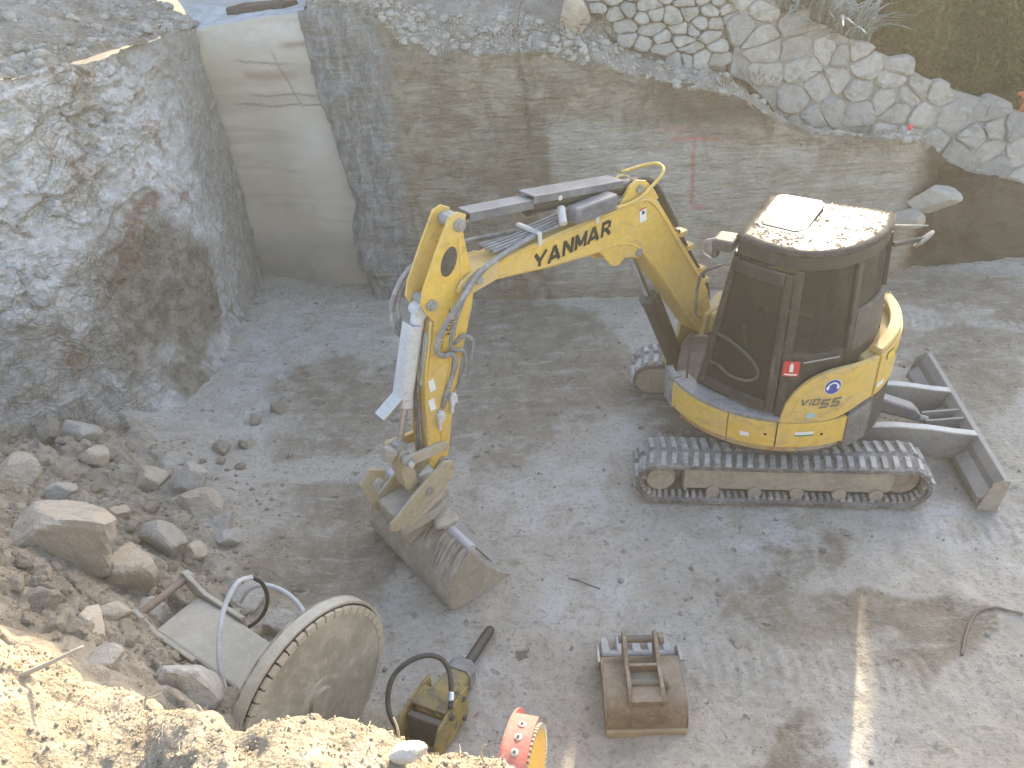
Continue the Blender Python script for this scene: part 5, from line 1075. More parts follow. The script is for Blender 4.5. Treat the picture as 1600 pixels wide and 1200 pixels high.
def along(t, h): return (.98 + 1.70 * t * math.cos(ang) - h * math.sin(ang), 2.585 + 1.70 * t * math.sin(ang) + h * math.cos(ang))
m = MB(TB); m.prism([along(.10, .075), along(.63, .085), along(.63, .10), along(.10, .09)], -.085, .085, (0, 2, 1)); m.prism([along(.10, .03), along(.63, .04), along(.63, .10), along(.10, .09)], .085, .097, (0, 2, 1)); part('cylinder_guard', m, BLUEG, AC, .006)
m = MB(TB); m.prism([along(.62, .052), along(.95, .05), along(.95, .064), along(.62, .066)], -.07, .07, (0, 2, 1)); m.prism([along(.62, .0), along(.95, -.0), along(.95, .064), along(.62, .066)], .07, .08, (0, 2, 1)); part('rod_guard', m, BLUEG, AC, .005)
m = MB(TB); m.box((1.52, .15, 2.60), (.42, .12, .13)); part('valve_box', m, BLUEG, AC, .02); m = MB(TB); m.cyl((1.78, .09, 2.66), (1.84, .18, 2.58), .03, 12); m.cyl((1.79, -.03, 2.74), (1.79, .10, 2.74), .02, 10); part('valve_fitting', m, GUARD, AC)
# arm
an = [(2.62, 2.86), (2.69, 2.90), (2.76, 2.88), (2.90, 2.66), (3.03, 2.44), (3.06, 2.34), (3.02, 2.26), (2.97, 2.18), (3.02, 2.02), (3.10, 1.74), (3.16, 1.30), (3.17, 1.02), (3.13, .93), (3.05, .93), (2.99, 1.06), (2.90, 1.46), (2.76, 1.88), (2.65, 2.18), (2.62, 2.30), (2.62, 2.42), (2.635, 2.52), (2.66, 2.76)]
ARM = None
hole = [(2.80 + .065 * math.cos(a) - .03 * math.sin(a), 2.58 + .10 * math.sin(a)) for a in np.linspace(0, 2 * math.pi, 18, endpoint=False)]
def plate(y0, y1, name, mat, parent):
    m = MB(TB); m.prism(an, y0, y1, (0, 2, 1)); return part(name, m, mat, parent, .006)
ARM = plate(.085, .105, 'arm', YEL, None); ARM['label'] = 'yellow dipper arm hanging upright'
plate(-.105, -.085, 'side_plate', YEL, ARM)
m = MB(TB); bx_ = [(3.00, 2.14), (3.03, 2.0), (3.115, 1.74), (3.15, 1.30), (3.155, 1.02), (3.06, .95), (3.01, 1.06), (2.92, 1.46), (2.78, 1.88), (2.68, 2.18), (2.66, 2.34), (2.74, 2.44), (2.92, 2.30)]; m.prism(bx_, -.0845, .0845, (0, 2, 1)); part('box_section', m, YELD, ARM, .008)
m = MB(TB); m.prism(hole, .104, .1075, (0, 2, 1)); part('cable_opening', m, DARK, ARM)
m = MB(TB); m.tube([(q[0], .107, q[1]) for q in crom([(2.70, 2.72), (2.71, 2.5), (2.72, 2.34), (2.80, 2.05), (2.90, 1.75), (3.0, 1.40), (3.06, 1.12)], 4)], .010, 6); part('edge_weld', m, YEL, ARM, sm=True)
m = MB(TB); m.tube([(q[0], .107, q[1]) for q in crom([(3.00, 2.2), (3.04, 2.02), (3.11, 1.74), (3.145, 1.30), (3.15, 1.05)], 4)], .010, 6); part('edge_weld', m, YEL, ARM, sm=True)
for x, z, r_ in ((2.69, 2.81, .045), (2.98, 2.32, .040), (2.70, 2.37, .05), (3.06, 1.0, .045)):
    m = MB(TB); m.cyl((x, -.125, z), (x, .13, z), r_, 20); m.cyl((x, .13, z), (x, .142, z), r_ * .6, 12); part('pin', m, STEEL, ARM, .004)
V, F = text_mesh('350KG', .075, 0, .001, 1); decal('lettering', V, F, INK, on_boom(2.84, 2.13, -1.30, .1065), TB, ARM)
V, F = text_mesh('MAX SAFE LIFT', .03, 0, 0, 1); decal('lettering', V, F, INK, on_boom(2.915, 2.05, -1.30, .1065), TB, ARM)
V, F = rect_vf(.05, .10, 2); decal('white_sticker', V, F, WHITE, on_boom(3.06, 1.70, -.1, .108), TB, ARM); decal('white_sticker', V, F, WHITE, on_boom(3.08, 1.54, -.1, .108), TB, ARM)
# bucket cylinder with its pale guard
KC = cylinder('bucket_cylinder', TB, (3.02, 2.26), (3.345, 1.24), .68, .05, .026, GUARD)
dk = np.array([3.345 - 3.02, 1.24 - 2.26]); dk /= np.linalg.norm(dk); pk = np.array([-dk[1], dk[0]])
ck = lambda t, h: tuple(np.array([3.02, 2.26]) + dk * t + pk * h)
m = MB(TB); m.prism([ck(.10, .065), ck(.66, .065), ck(.66, .08), ck(.10, .08)], -.065, .065, (0, 2, 1)); m.prism([ck(.10, .0), ck(.66, .0), ck(.66, .08), ck(.10, .08)], .058, .066, (0, 2, 1)); part('cylinder_guard', m, GUARD, KC, .005)
m = MB(TB); m.prism([ck(.65, .068), ck(.80, .20), ck(.79, .215), ck(.64, .082)], -.055, .06, (0, 2, 1)); part('bent_guard_tab', m, GUARD, KC, .004)
m = MB(TB); m.tube([(*ck(.60, .05)[:1], -.085, ck(.60, .05)[1]), (ck(.60, .05)[0], .085, ck(.60, .05)[1])], .010, 6); part('band', m, GUARD, KC)
for yy in (.03, .055):
    m = MB(TB); m.tube(crom([(*ck(.16, -.06)[:1], yy, ck(.16, -.06)[1]), (ck(.45, -.075)[0], yy, ck(.45, -.075)[1]), (ck(.56, -.07)[0], yy, ck(.56, -.07)[1])], 5), .010, 7); part('pipe', m, GUARD, KC, sm=True)
for y in (-.02, .01, .04):
    m = MB(TB); m.tube(crom([(3.04, y, 2.12), (3.13, y, 1.75), (3.175, y, 1.3), (3.185, y, 1.08)], 6), .008, 6); part('pipe', m, HOSE, ARM, sm=True)
# hoses: boom to arm
def hose(pts, r, mat, parent, nm='hose', T=TB): m = MB(T); m.tube(crom(pts, 8), r, 9); return part(nm, m, mat, parent, sm=True)
hose([(2.05, .10, 2.53), (2.4, .15, 2.50), (2.62, .17, 2.44), (2.80, .20, 2.32), (2.95, .20, 2.18), (3.02, .17, 2.02), (2.97, .15, 1.93), (2.88, .14, 1.90), (2.86, .13, 1.80), (2.95, .12, 1.60), (3.0, .115, 1.48)], .020, HOSE, ARM)
hose([(2.08, .08, 2.52), (2.42, .13, 2.48), (2.66, .15, 2.38), (2.82, .17, 2.20), (2.90, .17, 2.02), (2.86, .15, 1.93), (2.78, .14, 1.88), (2.78, .13, 1.72), (2.86, .12, 1.58)], .016, HOSE, ARM)
hose([(2.84, .12, 1.96), (2.76, .14, 2.0), (2.70, .15, 1.93), (2.74, .15, 1.80)], .016, HOSE, ARM)
for off in (0, .05):
    hose([(2.10, -.06, 2.53), (2.42, -.12, 2.55), (2.72, -.16, 2.56), (2.98, -.18, 2.46 - off), (3.13 - off, -.18, 2.26), (3.14 - off, -.15, 2.08), (3.06, -.10, 1.98)], .019, HOSE, ARM)
for x, z in ((3.02, 1.42), (2.90, 1.52)):
    m = MB(TB); m.cyl((x, .12, z + .05), (x + .02, .12, z - .06), .022, 10); m.box((x + .01, .12, z), (.06, .05, .07)); m.cyl((x + .02, .12, z - .06), (x + .03, .12, z - .12), .014, 10); part('coupling', m, GUARD, ARM, .006)
# link work and quick hitch
def link(a, b, r, y0, y1, mat, nm, parent):
    a = np.array(a); b = np.array(b); d = (b - a) / np.hypot(*(b - a)); p_ = np.array([-d[1], d[0]]); P = [a + r * (math.cos(t) * -d + math.sin(t) * p_) for t in np.linspace(-math.pi / 2, math.pi / 2, 9)][::-1] + [b + r * (math.cos(t) * d + math.sin(t) * p_) for t in np.linspace(-math.pi / 2, math.pi / 2, 9)]
    m = MB(TB); m.prism([tuple(q) for q in P], y0, y1, (0, 2, 1)); return part(nm, m, mat, parent, .006)
LK = link((3.05, 1.15), (3.36, 1.18), .042, .108, .145, YELM, 'guide_link', None); link((3.05, 1.15), (3.36, 1.18), .042, -.145, -.108, YELD, 'link_plate', LK)
TK = link((3.36, 1.18), (3.33, .90), .055, -.075, .075, YELM, 'tipping_link', None)
m = MB(TB); m.cyl((3.36, -.16, 1.18), (3.36, .165, 1.18), .036, 18); part('pin', m, STEEL, LK); m = MB(TB); m.cyl((3.36, .165, 1.18), (3.36, .19, 1.18), .022, 8); part('bolt', m, GUARD, LK)
m = MB(TB); rg = np.random.default_rng(4); Vv, Ff = rock_shape(.13, .12, .11, 401, 9, 2); m.add(Vv + np.array([3.45, .02, 1.24]), Ff); part('mud_lump', m, MUD, LK)
hp = [(3.00, 1.0), (3.08, 1.04), (3.40, .86), (3.60, .72), (3.62, .66), (3.50, .60), (3.40, .60), (3.05, .82), (2.99, .90)]
QH = None
for s in (-1, 1):
    m = MB(TB); m.prism(hp, s * .135, s * .165, (0, 2, 1)); q = part('quick_hitch' if QH is None else 'hitch_plate', m, YELM, QH, .01); QH = QH or q
m = MB(TB); m.prism([(3.44, .98), (3.56, 1.06), (3.66, .95), (3.60, .72), (3.52, .72), (3.56, .92), (3.50, .95), (3.44, .86)], -.165, -.12, (0, 2, 1)); part('hitch_hook', m, YELM, QH, .01)
m = MB(TB); m.box((3.30, 0, .70), (.50, .27, .10)); m.box((3.33, 0, .60), (.42, .36, .10)); part('hitch_body', m, MUD, QH, .015); m = MB(TB); m.cyl((3.24, -.17, .84), (3.24, .175, .84), .036, 18); part('pin', m, STEEL, QH); m = MB(TB); m.prism([(3.12, .74), (3.46, .60), (3.47, .64), (3.13, .79)], .14, .185, (0, 2, 1)); part('lock_bar', m, YELM, QH, .01)
# ditching bucket: flat floor on the ground, lip towards the machine
def arcp(c, r, a0, a1, n): return [(c[0] + r * math.cos(R(a)), c[1] + r * math.sin(R(a))) for a in np.linspace(a0, a1, n)]
outer = [(2.83, .0), (3.10, .0), (3.34, .002), (3.42, .02), (3.455, .07), (3.45, .15), (3.42, .26), (3.37, .36), (3.295, .46), (3.20, .53)]
th = .022; inner = [(3.20, .50), (3.28, .44), (3.35, .35), (3.40, .25), (3.427, .15), (3.43, .08), (3.405, .042), (3.34, .024), (3.10, .022), (2.86, .018)]
BW = .60
rows = outer + inner
m = MB(TB); n = len(rows); nv_ = 25; V = []
for k in range(nv_):
    y = -BW + 2 * BW * k / (nv_ - 1)
    for (x, z) in rows: V.append((x, y, z))
F = [[k * n + i, k * n + (i + 1) % n, (k + 1) * n + (i + 1) % n, (k + 1) * n + i] for k in range(nv_ - 1) for i in range(n)]
no = len(outer)
strip = [[i, i + 1, n - 2 - i, n - 1 - i] for i in range(min(no, n - no) - 1)]
F += [[j for j in q] for q in strip] + [[(nv_ - 1) * n + j for j in q][::-1] for q in strip]
g = G('scraped_bucket_mud'); p = g.pos('world'); dt = g.n('ShaderNodeVectorMath', operation='DOT_PRODUCT'); g.l(p, dt.inputs[0]); dt.inputs[1].default_value = (.592, -.806, 0); sz_ = g.n('ShaderNodeSeparateXYZ'); g.l(p, sz_.inputs[0])
cb = g.n('ShaderNodeCombineXYZ'); g.l(g.math('MULTIPLY', dt.outputs['Value'], 17.0), cb.inputs[0]); g.l(g.math('MULTIPLY', sz_.outputs[2], 2.5), cb.inputs[1]); s1 = g.noise(cb.outputs[0], 1.6, 5, .7, .4); s2_ = g.noise(p, 7, 5, .7)
col = g.mix(g.ramp(s2_, .35, .65), (.33, .29, .225), (.45, .405, .33)); hi = g.ramp(sz_.outputs[2], .22, .42)
col = g.mix(g.math('MULTIPLY', g.math('MULTIPLY', g.ramp(s1, .50, .60), hi), .85), col, (.17, .145, .11)); col = g.mix(g.math('MULTIPLY', g.math('MULTIPLY', g.ramp(s1, .36, .46, True), hi), .8), col, (.58, .545, .47))
BKM = g.fin(col, .9, g.bump(g.math('ADD', s1, s2_), .6, .02), spec=.2)
BK = part('bucket', m.add(V, F), BKM, bevel=0); BK['label'] = 'mud-caked wide ditching bucket on the ground'
side = [(2.85, .006), (3.10, .006), (3.34, .008), (3.415, .026), (3.447, .074), (3.442, .15), (3.412, .258), (3.362, .356), (3.288, .454), (3.205, .52), (3.15, .40), (3.08, .26), (2.98, .14)]
for s in (-1, 1): m = MB(TB); m.prism(side, s * (BW - .012), s * (BW + .006), (0, 2, 1)); part('end_plate', m, MUD, BK, .004)
m = MB(TB); m.tube([(3.19, -BW, .525), (3.19, BW, .525)], .034, 10); part('top_tube', m, paint('skylit_bar', (.40, .40, .40), (.50, .49, .47), .6), BK)  # bar coloured paler, putting the gleam of the sky into its paint
m = MB(TB); m.prism([(2.80, .0), (2.90, -.004), (2.90, .03), (2.82, .012)], -BW - .006, BW + .006, (0, 2, 1)); part('cutting_edge', m, STEEL, BK)
for s in (-1, 1): m = MB(TB); m.prism([(3.18, .50), (3.46, .40), (3.52, .50), (3.48, .60), (3.40, .62), (3.2, .66)], s * .10, s * .13, (0, 2, 1)); part('bucket_ear', m, MUD, BK, .008)
rg = np.random.default_rng(12)
for i in range(9):
    Vv, Ff = rock_shape(.16 * (.6 + rg.random()), .16, .06, 420 + i, 9, 2); m = MB(TB); m.add(Vv + np.array([3.30 + rg.normal() * .08, -.30 + .07 * i + rg.normal() * .03, .53 + rg.random() * .05]), Ff); part('mud_lump', m, MUD, BK)
# ================================================================== attachments lying in the pit
def disc_frame(c, n):
    n = np.asarray(n, float); n /= np.linalg.norm(n); z = np.array([0, 0, 1.]); e2 = z - n * (n @ z); e2 /= np.linalg.norm(e2); e1 = np.cross(e2, n)
    T = np.eye(4); T[:3, 0] = e1; T[:3, 1] = e2; T[:3, 2] = n; T[:3, 3] = c; return T
SAND = paint('dust_covered_steel', (.36, .325, .25), (.47, .43, .34), .85, .7, scale=3)
CORE = paint('saw_core_steel', (.31, .29, .24), (.50, .465, .38), .8, .45, .3, scale=2.0)
SEGM = paint('saw_segment_steel', (.42, .385, .30), (.50, .455, .36), .7, .6, scale=6)
c = np.array([-1.314, 3.024, .644]); TS = disc_frame(c, (.816, -.578, -.033)); SAW = empty('rock_saw', (c[0], c[1], .05), 'excavator rock saw attachment with a large dusty round blade, leaning on the rubble', 'rock saw')
RS = .589
m = MB(TS); m.lathe([(RS - .042, -.006), (RS - .042, .006), (.30, .006), (.24, .012), (.16, .02), (.09, .022), (.085, .045), (0, .05)], (0, 0, 0), (0, 0, 1), 72); BLD = part('saw_blade', m, CORE, SAW)
m = MB(); a = .041
me = None
sv = [(math.sin(t) * r_, math.cos(t) * r_) for t, r_ in ((-.052, RS - .044), (.052, RS - .044), (.058, RS - .01), (.05, RS), (-.05, RS), (-.058, RS - .01))]
m.prism(sv, -.011, .011, (0, 1, 2)); me = bpy.data.meshes.new('segment'); me.from_pydata(np.concatenate(m.V).tolist(), [], m.F); me.materials.append(SEGM)
for k in range(48):
    t = 2 * math.pi * k / 48; Q = np.eye(4); Q[:2, :2] = [[math.cos(t), math.sin(t)], [-math.sin(t), math.cos(t)]]; copy_on(me, 'segment', BLD, TS @ Q)
m = MB(TS); m.lathe([(.20, .008), (.20, .016), (.14, .022), (.12, .022), (.0, .022)], (0, 0, 0), (0, 0, 1), 40); part('clamp_plate', m, CORE, SAW)
# guard: band and back plate round the outer half
def band(T, r, a0, a1, n0, n1, th, n=40):
    V = []; 
    for i in range(n + 1):
        t = R(a0 + (a1 - a0) * i / n)
        for rr, z in ((r, n0), (r, n1), (r + th, n1), (r + th, n0)): V.append((rr * math.sin(t), rr * math.cos(t), z))
    F = [[4 * i + j, 4 * i + (j + 1) % 4, 4 * (i + 1) + (j + 1) % 4, 4 * (i + 1) + j] for i in range(n) for j in range(4)] + [[0, 1, 2, 3], [4 * n + 3, 4 * n + 2, 4 * n + 1, 4 * n]]
    return MB(T).add(V, F)
part('guard_band', band(TS, RS + .012, -150, 95, -.10, -.012, .016), SAND, SAW)
part('guard_lip', band(TS, RS - .012, -150, 95, -.10, -.085, .04), SAND, SAW)
m = MB(TS); m.lathe([(RS + .01, -.115), (RS + .01, -.10), (0, -.10)], (0, 0, 0), (0, 0, 1), 56); part('guard_plate', m, SAND, SAW)
# mounting arm with hitch ears
A0 = at_z(398, 1048, .80); A1 = at_z(262, 950, .85); ax = A1 - A0; ax[2] = 0; L = np.linalg.norm(ax); ax /= L; TA = np.eye(4); TA[:3, 0] = ax; TA[:3, 1] = (-ax[1], ax[0], 0); TA[:3, 2] = (0, 0, 1); TA[:3, 3] = (A0[0], A0[1], .72)
W_ = .17
m = MB(TA); m.prism([(-.22, -.16), (-.22, .14), (L * .55, .17), (L * .88, .15), (L * .88, -.12), (L * .4, -.15)], -W_, W_, (0, 2, 1)); ARMS = part('mounting_arm', m, SAND, SAW, .02)
for s in (-1, 1):
    m = MB(TA); m.prism([(L * .35, -.16), (L * .35, .19), (L * .80, .19), (L * .92, .26), (L * 1.0, .30), (L * 1.06, .27), (L * 1.07, .20), (L * .98, .12), (L * .93, .02), (L * 1.0, -.06), (L * 1.06, -.10), (L * 1.05, -.18), (L * .9, -.20)], s * (W_ + .002), s * (W_ + .032), (0, 2, 1)); part('hitch_ear', m, SAND, SAW, .008)
    for x, z in ((L * 1.0, .24), (L * 1.0, -.13), (L * .62, .10)): m = MB(TA); m.cyl((x, s * (W_ + .03), z), (x, s * (W_ + .05), z), .045, 18); part('boss', m, SAND, SAW)
for x, z in ((L * 1.0, .24), (L * 1.0, -.13)): m = MB(TA); m.cyl((x, -W_ - .05, z), (x, W_ + .05, z), .026, 14); part('hitch_pin', m, paint('rusty_pin', (.20, .12, .075), (.35, .30, .23), .5), SAW)
m = MB(TA); m.box((L * .86, 0, .02), (.03, 2 * W_, .24)); part('cross_plate', m, paint('rusty_plate', (.22, .14, .09), (.36, .31, .24), .5), SAW)
m = MB(TA); m.prism([(L * .05, -.19), (L * .9, -.20), (L * .9, -.25), (L * .05, -.24)], W_ + .034, W_ + .06, (0, 2, 1)); part('lower_strap', m, SAND, SAW, .006)
def px_hose(name, pts, r, mat, parent): m = MB(); m.tube(crom([at_z(*q) for q in pts], 8), r, 10); return part(name, m, mat, parent, sm=True)
px_hose('white_hose', [(360, 1096, .85), (350, 1070, .92), (343, 1035, 1.02), (343, 990, 1.12), (352, 945, 1.2), (372, 910, 1.25), (394, 902, 1.22)], .016, paint('white_hose', (.55, .55, .53), (.45, .43, .39), .4, .5), SAW)
px_hose('black_hose', [(394, 902, 1.22), (410, 912, 1.12), (418, 935, .98), (412, 958, .85), (396, 975, .78), (376, 985, .72)], .013, BHOSE, SAW)
px_hose('white_hose', [(376, 940, .80), (388, 922, .92), (410, 914, 1.0), (440, 922, 1.02), (465, 942, .98), (482, 970, .92)], .015, bpy.data.materials['white_hose'], SAW)

# ---- hydraulic breaker
tip = at_z(767, 982, .07); J = at_z(728, 1040, .12); Rr = at_z(668, 1136, .20); d = J - Rr; Lb = np.linalg.norm(d); d /= Lb; TH = np.eye(4); TH[:3, 0] = d; y_ = np.cross((0, 0, 1), d); y_ /= np.linalg.norm(y_); TH[:3, 1] = y_; TH[:3, 2] = np.cross(d, y_); TH[:3, 3] = Rr
HAM = empty('hydraulic_breaker', (Rr[0], Rr[1], .02), 'scratched yellow hydraulic breaker with a dark chisel lying on the floor', 'hydraulic breaker')
SCR = paint('scratched_yellow', (.40, .29, .06), (.19, .165, .115), .85, .55, scale=4, rust=(.09, .075, .055))
def taper(m, secs):
    V = []; n = 8
    for x, w, h, cz in secs:
        for a, b in ((-1, -.6), (-.7, -1), (.7, -1), (1, -.6), (1, .6), (.7, 1), (-.7, 1), (-1, .6)): V.append((x, a * w, cz + b * h))
    F = [[i * n + k, i * n + (k + 1) % n, (i + 1) * n + (k + 1) % n, (i + 1) * n + k] for i in range(len(secs) - 1) for k in range(n)] + [list(range(n))[::-1], list(range((len(secs) - 1) * n, len(secs) * n))]
    return m.add(V, F)
part('housing', taper(MB(TH), [(.02, .125, .12, 0), (.18, .12, .118, 0), (Lb * .62, .09, .095, -.01), (Lb * .80, .08, .085, -.01)]), SCR, HAM, .012)
part('nose', taper(MB(TH), [(Lb * .78, .094, .098, -.01), (Lb * .92, .098, .10, -.01), (Lb * 1.0, .07, .075, -.01), (Lb * 1.04, .045, .05, -.01)]), paint('grey_nose', (.16, .155, .145), (.36, .35, .32), .6, .6), HAM, .012)
q = np.linalg.inv(TH) @ np.array([*tip, 1]); m = MB(TH); m.cyl((Lb * 1.0, 0, -.01), q[:3] * np.array([.97, 1, 1]), .037, 18); m.cyl(q[:3] * np.array([.97, 1, 1]), q[:3], .037, 18, .028); part('chisel', m, BLACK, HAM)
for s in (-1, 1):
    m = MB(TH); m.prism([(-.16, -.10), (.10, -.135), (.30, -.13), (.30, .13), (.10, .16), (-.10, .15), (-.16, .07)], s * .127, s * .147, (0, 2, 1)); part('side_bracket', m, SCR, HAM, .01)
    for x, z in ((.05, .10), (.22, .09), (.22, -.08)): m = MB(TH); m.cyl((x, s * .146, z), (x, s * .165, z), .02, 10); part('bolt', m, DARK, HAM)
m = MB(TH); m.box((-.02, 0, 0), (.05, .25, .22)); part('rear_plate', m, DARK, HAM, .01); m = MB(TH); m.box((.10, .0, .145), (.16, .25, .02)); part('top_plate', m, SCR, HAM, .008)
px_hose('hose', [(622, 1142, .30), (608, 1112, .38), (607, 1080, .46), (618, 1052, .52), (642, 1032, .55), (668, 1024, .55), (690, 1030, .52), (702, 1050, .46), (705, 1078, .40), (704, 1108, .36)], .017, BHOSE, HAM)
px_hose('hose_fitting', [(705, 1082, .40), (704.5, 1096, .38)], .022, CHROME, HAM)

# ---- spare digging bucket
O = at_z(1010, 1147, 0); TK2 = np.eye(4); ya = R(-3.0); TK2[:3, 0] = (math.cos(ya), math.sin(ya), 0); TK2[:3, 1] = (-math.sin(ya), math.cos(ya), 0); TK2[:3, 3] = (O[0], O[1], .0)
DB = empty('digging_bucket', (O[0], O[1] + .3, 0), 'rusty toothed digging bucket lying face down near the bottom of the view', 'bucket')
RUST = paint('rusty_steel', (.18, .125, .075), (.36, .31, .23), .7, .75, scale=4, rust=(.13, .085, .05)); PALEMUD = paint('pale_mud_steel', (.34, .33, .31), (.50, .49, .46), .85, .7, scale=5)
HW = .252; pf = [(.0, .03), (.0, .09), (.012, .16), (.05, .225), (.13, .27), (.25, .28), (.36, .255), (.45, .20), (.51, .13), (.545, .07)]
def shell(m, P, th, w):
    P = np.array(P); t = np.gradient(P, axis=0); t /= np.hypot(*t.T)[:, None]; nrm = np.stack([t[:, 1], -t[:, 0]], -1); c = P.mean(0); nrm *= np.sign(((P - c) * nrm).sum(1))[:, None]; Q = P - nrm * th; n = len(P); V = [(x, p[0], p[1]) for x in (-w, w) for p in np.vstack([P, Q[::-1]])]; k = 2 * n
    return m.add(V, [[i, (i + 1) % k, k + (i + 1) % k, k + i] for i in range(k)] + [[i, i + 1, k - 2 - i, k - 1 - i] for i in range(n - 1)] + [[k + j for j in (k - 1 - i, k - 2 - i, i + 1, i)] for i in range(n - 1)])
part('bucket_shell', shell(MB(TK2), crom([(a, b) for a, b in pf], 3), .016, HW), RUST, DB)
for s in (-1, 1):
    m = MB(TK2); m.prism(pf + [(.50, .02), (.02, .0)], s * HW, s * (HW + .016), (1, 2, 0)); part('side_plate', m, RUST, DB, .004)
    m = MB(TK2); m.prism([(.40, .22), (.54, .21), (.60, .10), (.56, .02), (.46, .06)], s * (HW + .017), s * (HW + .034), (1, 2, 0)); part('side_cutter', m, PALEMUD, DB, .005)
m = MB(TK2); m.prism([(.50, .145), (.52, .16), (.62, .06), (.59, .035), (.55, .05)], -HW, HW, (1, 2, 0)); part('cutting_edge', m, PALEMUD, DB, .005)
for i in range(5):
    x = -HW + .035 + i * (2 * HW - .07) / 4; V = []
    for y, w, z0, z1 in ((.53, .030, .10, .155), (.63, .028, .04, .10), (.76, .022, .0, .025)): V += [(x - w, y, z0), (x + w, y, z0), (x + w, y, z1), (x - w, y, z1)]
    m = MB(TK2).add(V, [[0, 1, 2, 3], [11, 10, 9, 8]] + [[l * 4 + k, l * 4 + (k + 1) % 4, l * 4 + 4 + (k + 1) % 4, l * 4 + 4 + k][::-1] for l in (0, 1) for k in range(4)]); part('tooth', m, PALEMUD, DB, .006)
m = MB(TK2); m.box((0, -.006, .03), (2 * HW + .02, .03, .06)); part('wear_strip', m, paint('tan_mud_steel', (.42, .33, .20), (.46, .38, .26), .6), DB, .006)
for x in (-.105, .105):
    m = MB(TK2); m.prism([(.05, .20), (.04, .28), (.10, .345), (.20, .35), (.28, .335), (.38, .39), (.46, .415), (.52, .39), (.54, .33), (.50, .25), (.45, .19), (.30, .27), (.14, .26)], x - .014, x + .014, (1, 2, 0)); part('hitch_ear', m, RUST, DB, .006)
for y, z, ext in ((.47, .365, .14), (.17, .30, .12)):
    m = MB(TK2); m.cyl((-ext, y, z), (ext + .02, y, z), .026, 16); part('hitch_pin', m, paint('dark_pin', (.12, .11, .085), (.28, .26, .2), .4), DB)
m = MB(TK2); m.cyl((.125, .47, .365), (.16, .47, .365), .042, 6); part('pin_collar', m, RUST, DB); m = MB(TK2); m.cyl((.125, .17, .30), (.15, .17, .30), .04, 16); part('pin_collar', m, RUST, DB)
m = MB(TK2); m.box((0, .28, .31), (.18, .02, .07)); part('cross_plate', m, RUST, DB); m = MB(TK2); m.box((0, .10, .29), (.19, .14, .025)); part('cross_plate', m, RUST, DB, .004)

# ---- red and yellow saw blade by the near bank
top_ = at_z(829, 1160, .80); Rb = .36; TR = disc_frame(top_ - np.array([0, 0, Rb]), (.955, -.29, .03)); RB = empty('saw_guard', (top_[0], top_[1], .05), 'red round saw guard with bolts and a yellow disc, below the near bank', 'saw guard')
m = MB(TR); m.lathe([(Rb - .09, -.004), (Rb - .09, .01), (.05, .012), (0, .012)], (0, 0, 0), (0, 0, 1), 56); part('yellow_disc', m, paint('disc_yellow', (.70, .40, .05), (.45, .38, .26), .35), RB)
REDP = paint('faded_red', (.62, .12, .10), (.50, .38, .30), .4, .55)
part('red_band', band(TR, Rb - .005, -150, 30, -.13, .012, .016), REDP, RB); m = MB(TR); m.lathe([(Rb, -.145), (Rb, -.13), (0, -.13)], (0, 0, 0), (0, 0, 1), 48); part('back_plate', m, REDP, RB)
m = MB(); sv = [(math.sin(t) * r_, math.cos(t) * r_) for t, r_ in ((-.03, Rb - .09), (.03, Rb - .09), (.03, Rb - .06), (-.03, Rb - .06))]; m.prism(sv, -.006, .012, (0, 1, 2)); me = bpy.data.meshes.new('tooth'); me.from_pydata(np.concatenate(m.V).tolist(), [], m.F); me.materials.append(SEGM)
for k in range(60): t = 2 * math.pi * k / 60; Q = np.eye(4); Q[:2, :2] = [[math.cos(t), math.sin(t)], [-math.sin(t), math.cos(t)]]; copy_on(me, 'tooth', RB, TR @ Q)
for k in range(11):
    t = R(-120 + k * 13.5); p_ = np.array([(Rb + .011) * math.sin(t), (Rb + .011) * math.cos(t), -.06]); nn = np.array([math.sin(t), math.cos(t), 0]); m = MB(TR); m.lathe([(.022, 0), (.022, .005), (.013, .008), (0, .008)], p_, nn, 14); b_ = part('washer', m, GUARD, RB); m = MB(TR); m.lathe([(.009, .008), (.009, .014), (0, .014)], p_, nn, 6); part('bolt', m, DARK, b_)
# ---- bits on the floor
m = MB(); P = [at_z(u, v, .012) for u, v in ((1502, 1025), (1508, 995), (1517, 970), (1530, 957), (1552, 953), (1575, 957), (1597, 962))]; P = [np.array([q[0], q[1], float(floor_z(q[0], q[1])) + .014]) for q in P]; m.tube(crom(P, 6), .010, 7)
tag(m.build('bent_rod', paint('rusty_rod', (.16, .105, .075), (.30, .27, .22), .5), smooth_=True), 'bent rusty rod lying on the floor at the right edge', 'rod')
m = MB(); P = [at_z(u, v, 0) for u, v in ((888, 905), (905, 910), (922, 917), (938, 922))]; P = [np.array([q[0], q[1], float(floor_z(q[0], q[1])) + .006]) for q in P]; m.tube(crom(P, 5), .004, 6)
tag(m.build('twig', BARK, smooth_=True), 'thin twig on the floor right of the ditching bucket', 'twig')
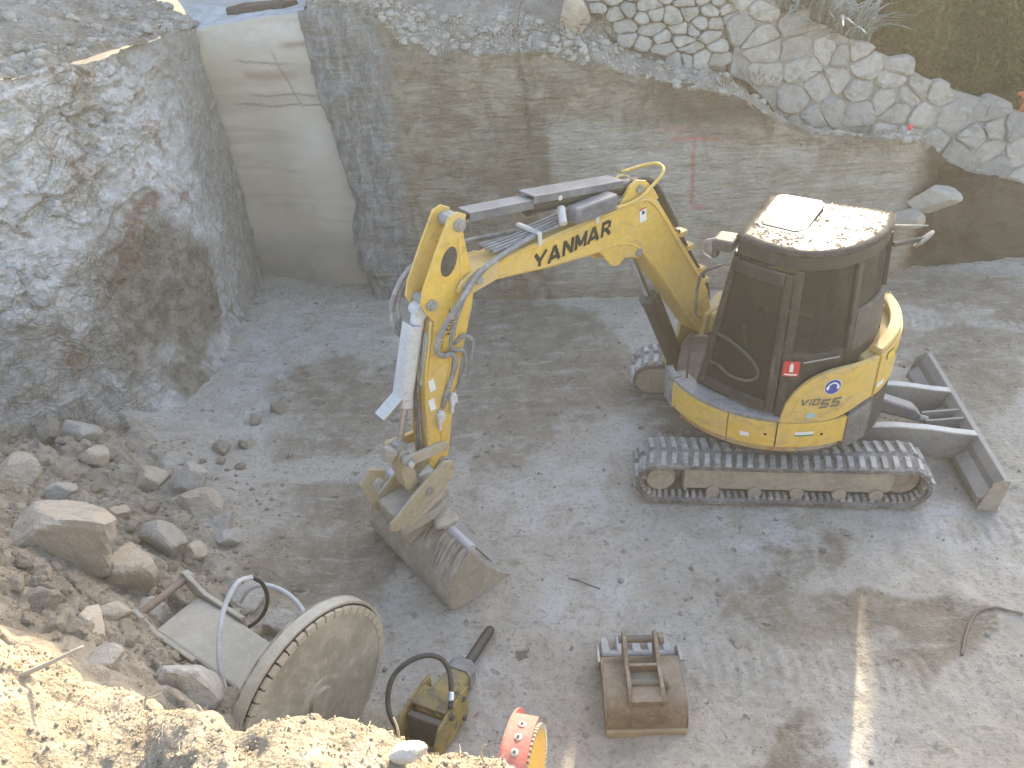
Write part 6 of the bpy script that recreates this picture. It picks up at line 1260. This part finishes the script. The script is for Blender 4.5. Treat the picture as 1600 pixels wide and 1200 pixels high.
# ================================================================== unseen trees and hedge on the slope behind, shaped to keep the low sun off the pit
def shade_tree(name, base, blobs, n, size, label, cat, group, seed):
    rg = np.random.default_rng(seed); t = empty(name, base, label, cat, group); V, F = leaves(blobs, n, size, rg, .1); V, F = cut_sun_gaps(V, F); mesh_obj('crown', V, F, DARKLEAF, t)
    m = MB(); top = np.mean([b[0] for b in blobs], 0); b0 = np.array(base)
    m.tube(crom([b0, (b0 + top) / 2 + rg.normal(size=3) * .06, top], 5), np.linspace(.10, .04, 11), 9)
    for c, rr in blobs: m.tube(crom([(b0 + top) / 2, ((b0 + top) / 2 + np.array(c)) / 2 + rg.normal(size=3) * .08, c], 4), np.linspace(.045, .012, 9), 6)
    m.build('trunk', BARK, t, smooth_=True); return t
gr = 'trees on the slope behind the pit'
for i, (x, y, lab) in enumerate(((-4.3, 13.4, 'leftmost dense tree on the slope behind the pit, out of the view'), (-2.1, 13.2, 'second dense tree from the left behind the pit, out of the view'), (.1, 13.1, 'middle dense tree behind the pit, out of the view'), (2.1, 13.1, 'dense tree right of the middle behind the pit, out of the view'), (3.5, 13.0, 'rightmost dense tree behind the pit, next to the hedge, out of the view'))):
    rg = np.random.default_rng(70 + i); z0 = 3.9; w = 1.25 if i < 4 else .72
    bl_ = [((x, y, 5.7), (w, .7, 1.3)), ((x - .55 * w, y + .2, 5.2), (.8 * w, .6, .9)), ((x + .55 * w, y - .1, 5.4), (.8 * w, .6, 1.0)), ((x, y + .1, 6.4), (.85 * w, .55, .6)), ((x + .2, y, 4.75), (.9 * w, .5, .6)), ((x - .3, y + .1, 4.35), (.9 * w, .5, .5))]
    shade_tree('shade_tree', (x, y, z0 - .2), bl_, 10500 if i < 4 else 5200, .115, lab, 'tree', gr, 80 + i)
for i, (x, y, lab) in enumerate(((7.55, 13.1, 'unseen tall tree added behind the right end of the hedge to shade the air'), (9.3, 13.2, 'last unseen tree added at the far right behind the hedge to shade the air'))):  # two unseen trees added only to keep sunlit haze off the bush
    bl_ = [((x, y, 5.6), (1.0, .6, 1.3)), ((x - .45, y + .1, 4.6), (.7, .5, 1.0)), ((x + .5, y, 4.9), (.8, .5, 1.0)), ((x, y + .1, 6.5), (.85, .5, .6))]
    shade_tree('shade_tree', (x, y, 1.9), bl_, 7000, .115, lab, 'tree', gr, 180 + i)
hb_ = []
for k in range(12):
    x = 4.3 + k * .46; zb_ = float(np.interp(x, [4, 5.2, 6.7, 9], [3.1, 2.75, 2.1, 1.8])); top_ = 5.12
    for zz in np.arange(zb_ + .35, top_ - .2, .42): hb_.append(((x, 13.0 + .1 * math.sin(k * 2.1), zz), (.42, .38, .38)))
shade_tree('hedge', (6.8, 13.0, 2.0), hb_, 26000, .085, 'tall dense hedge on the slope behind the stone wall, out of the view', 'hedge', None, 99)

# ================================================================== even haze added to imitate lens flare, lit by the low sun
m = MB(); m.box((2, 5, 3.9), (130, 130, 11.0))
g = bpy.data.materials.new('flare_haze'); g.use_nodes = True; g.node_tree.nodes.clear(); ov = g.node_tree.nodes.new('ShaderNodeOutputMaterial'); pv = g.node_tree.nodes.new('ShaderNodeVolumePrincipled')
pv.inputs['Color'].default_value = (1.0, .89, .70, 1); pv.inputs['Density'].default_value = .0053; pv.inputs['Anisotropy'].default_value = .3
g.node_tree.links.new(pv.outputs[0], ov.inputs['Volume'])
hzb = m.build('haze', g); tag(hzb, 'thin pale haze added in place of lens flare', 'haze', kind='stuff')
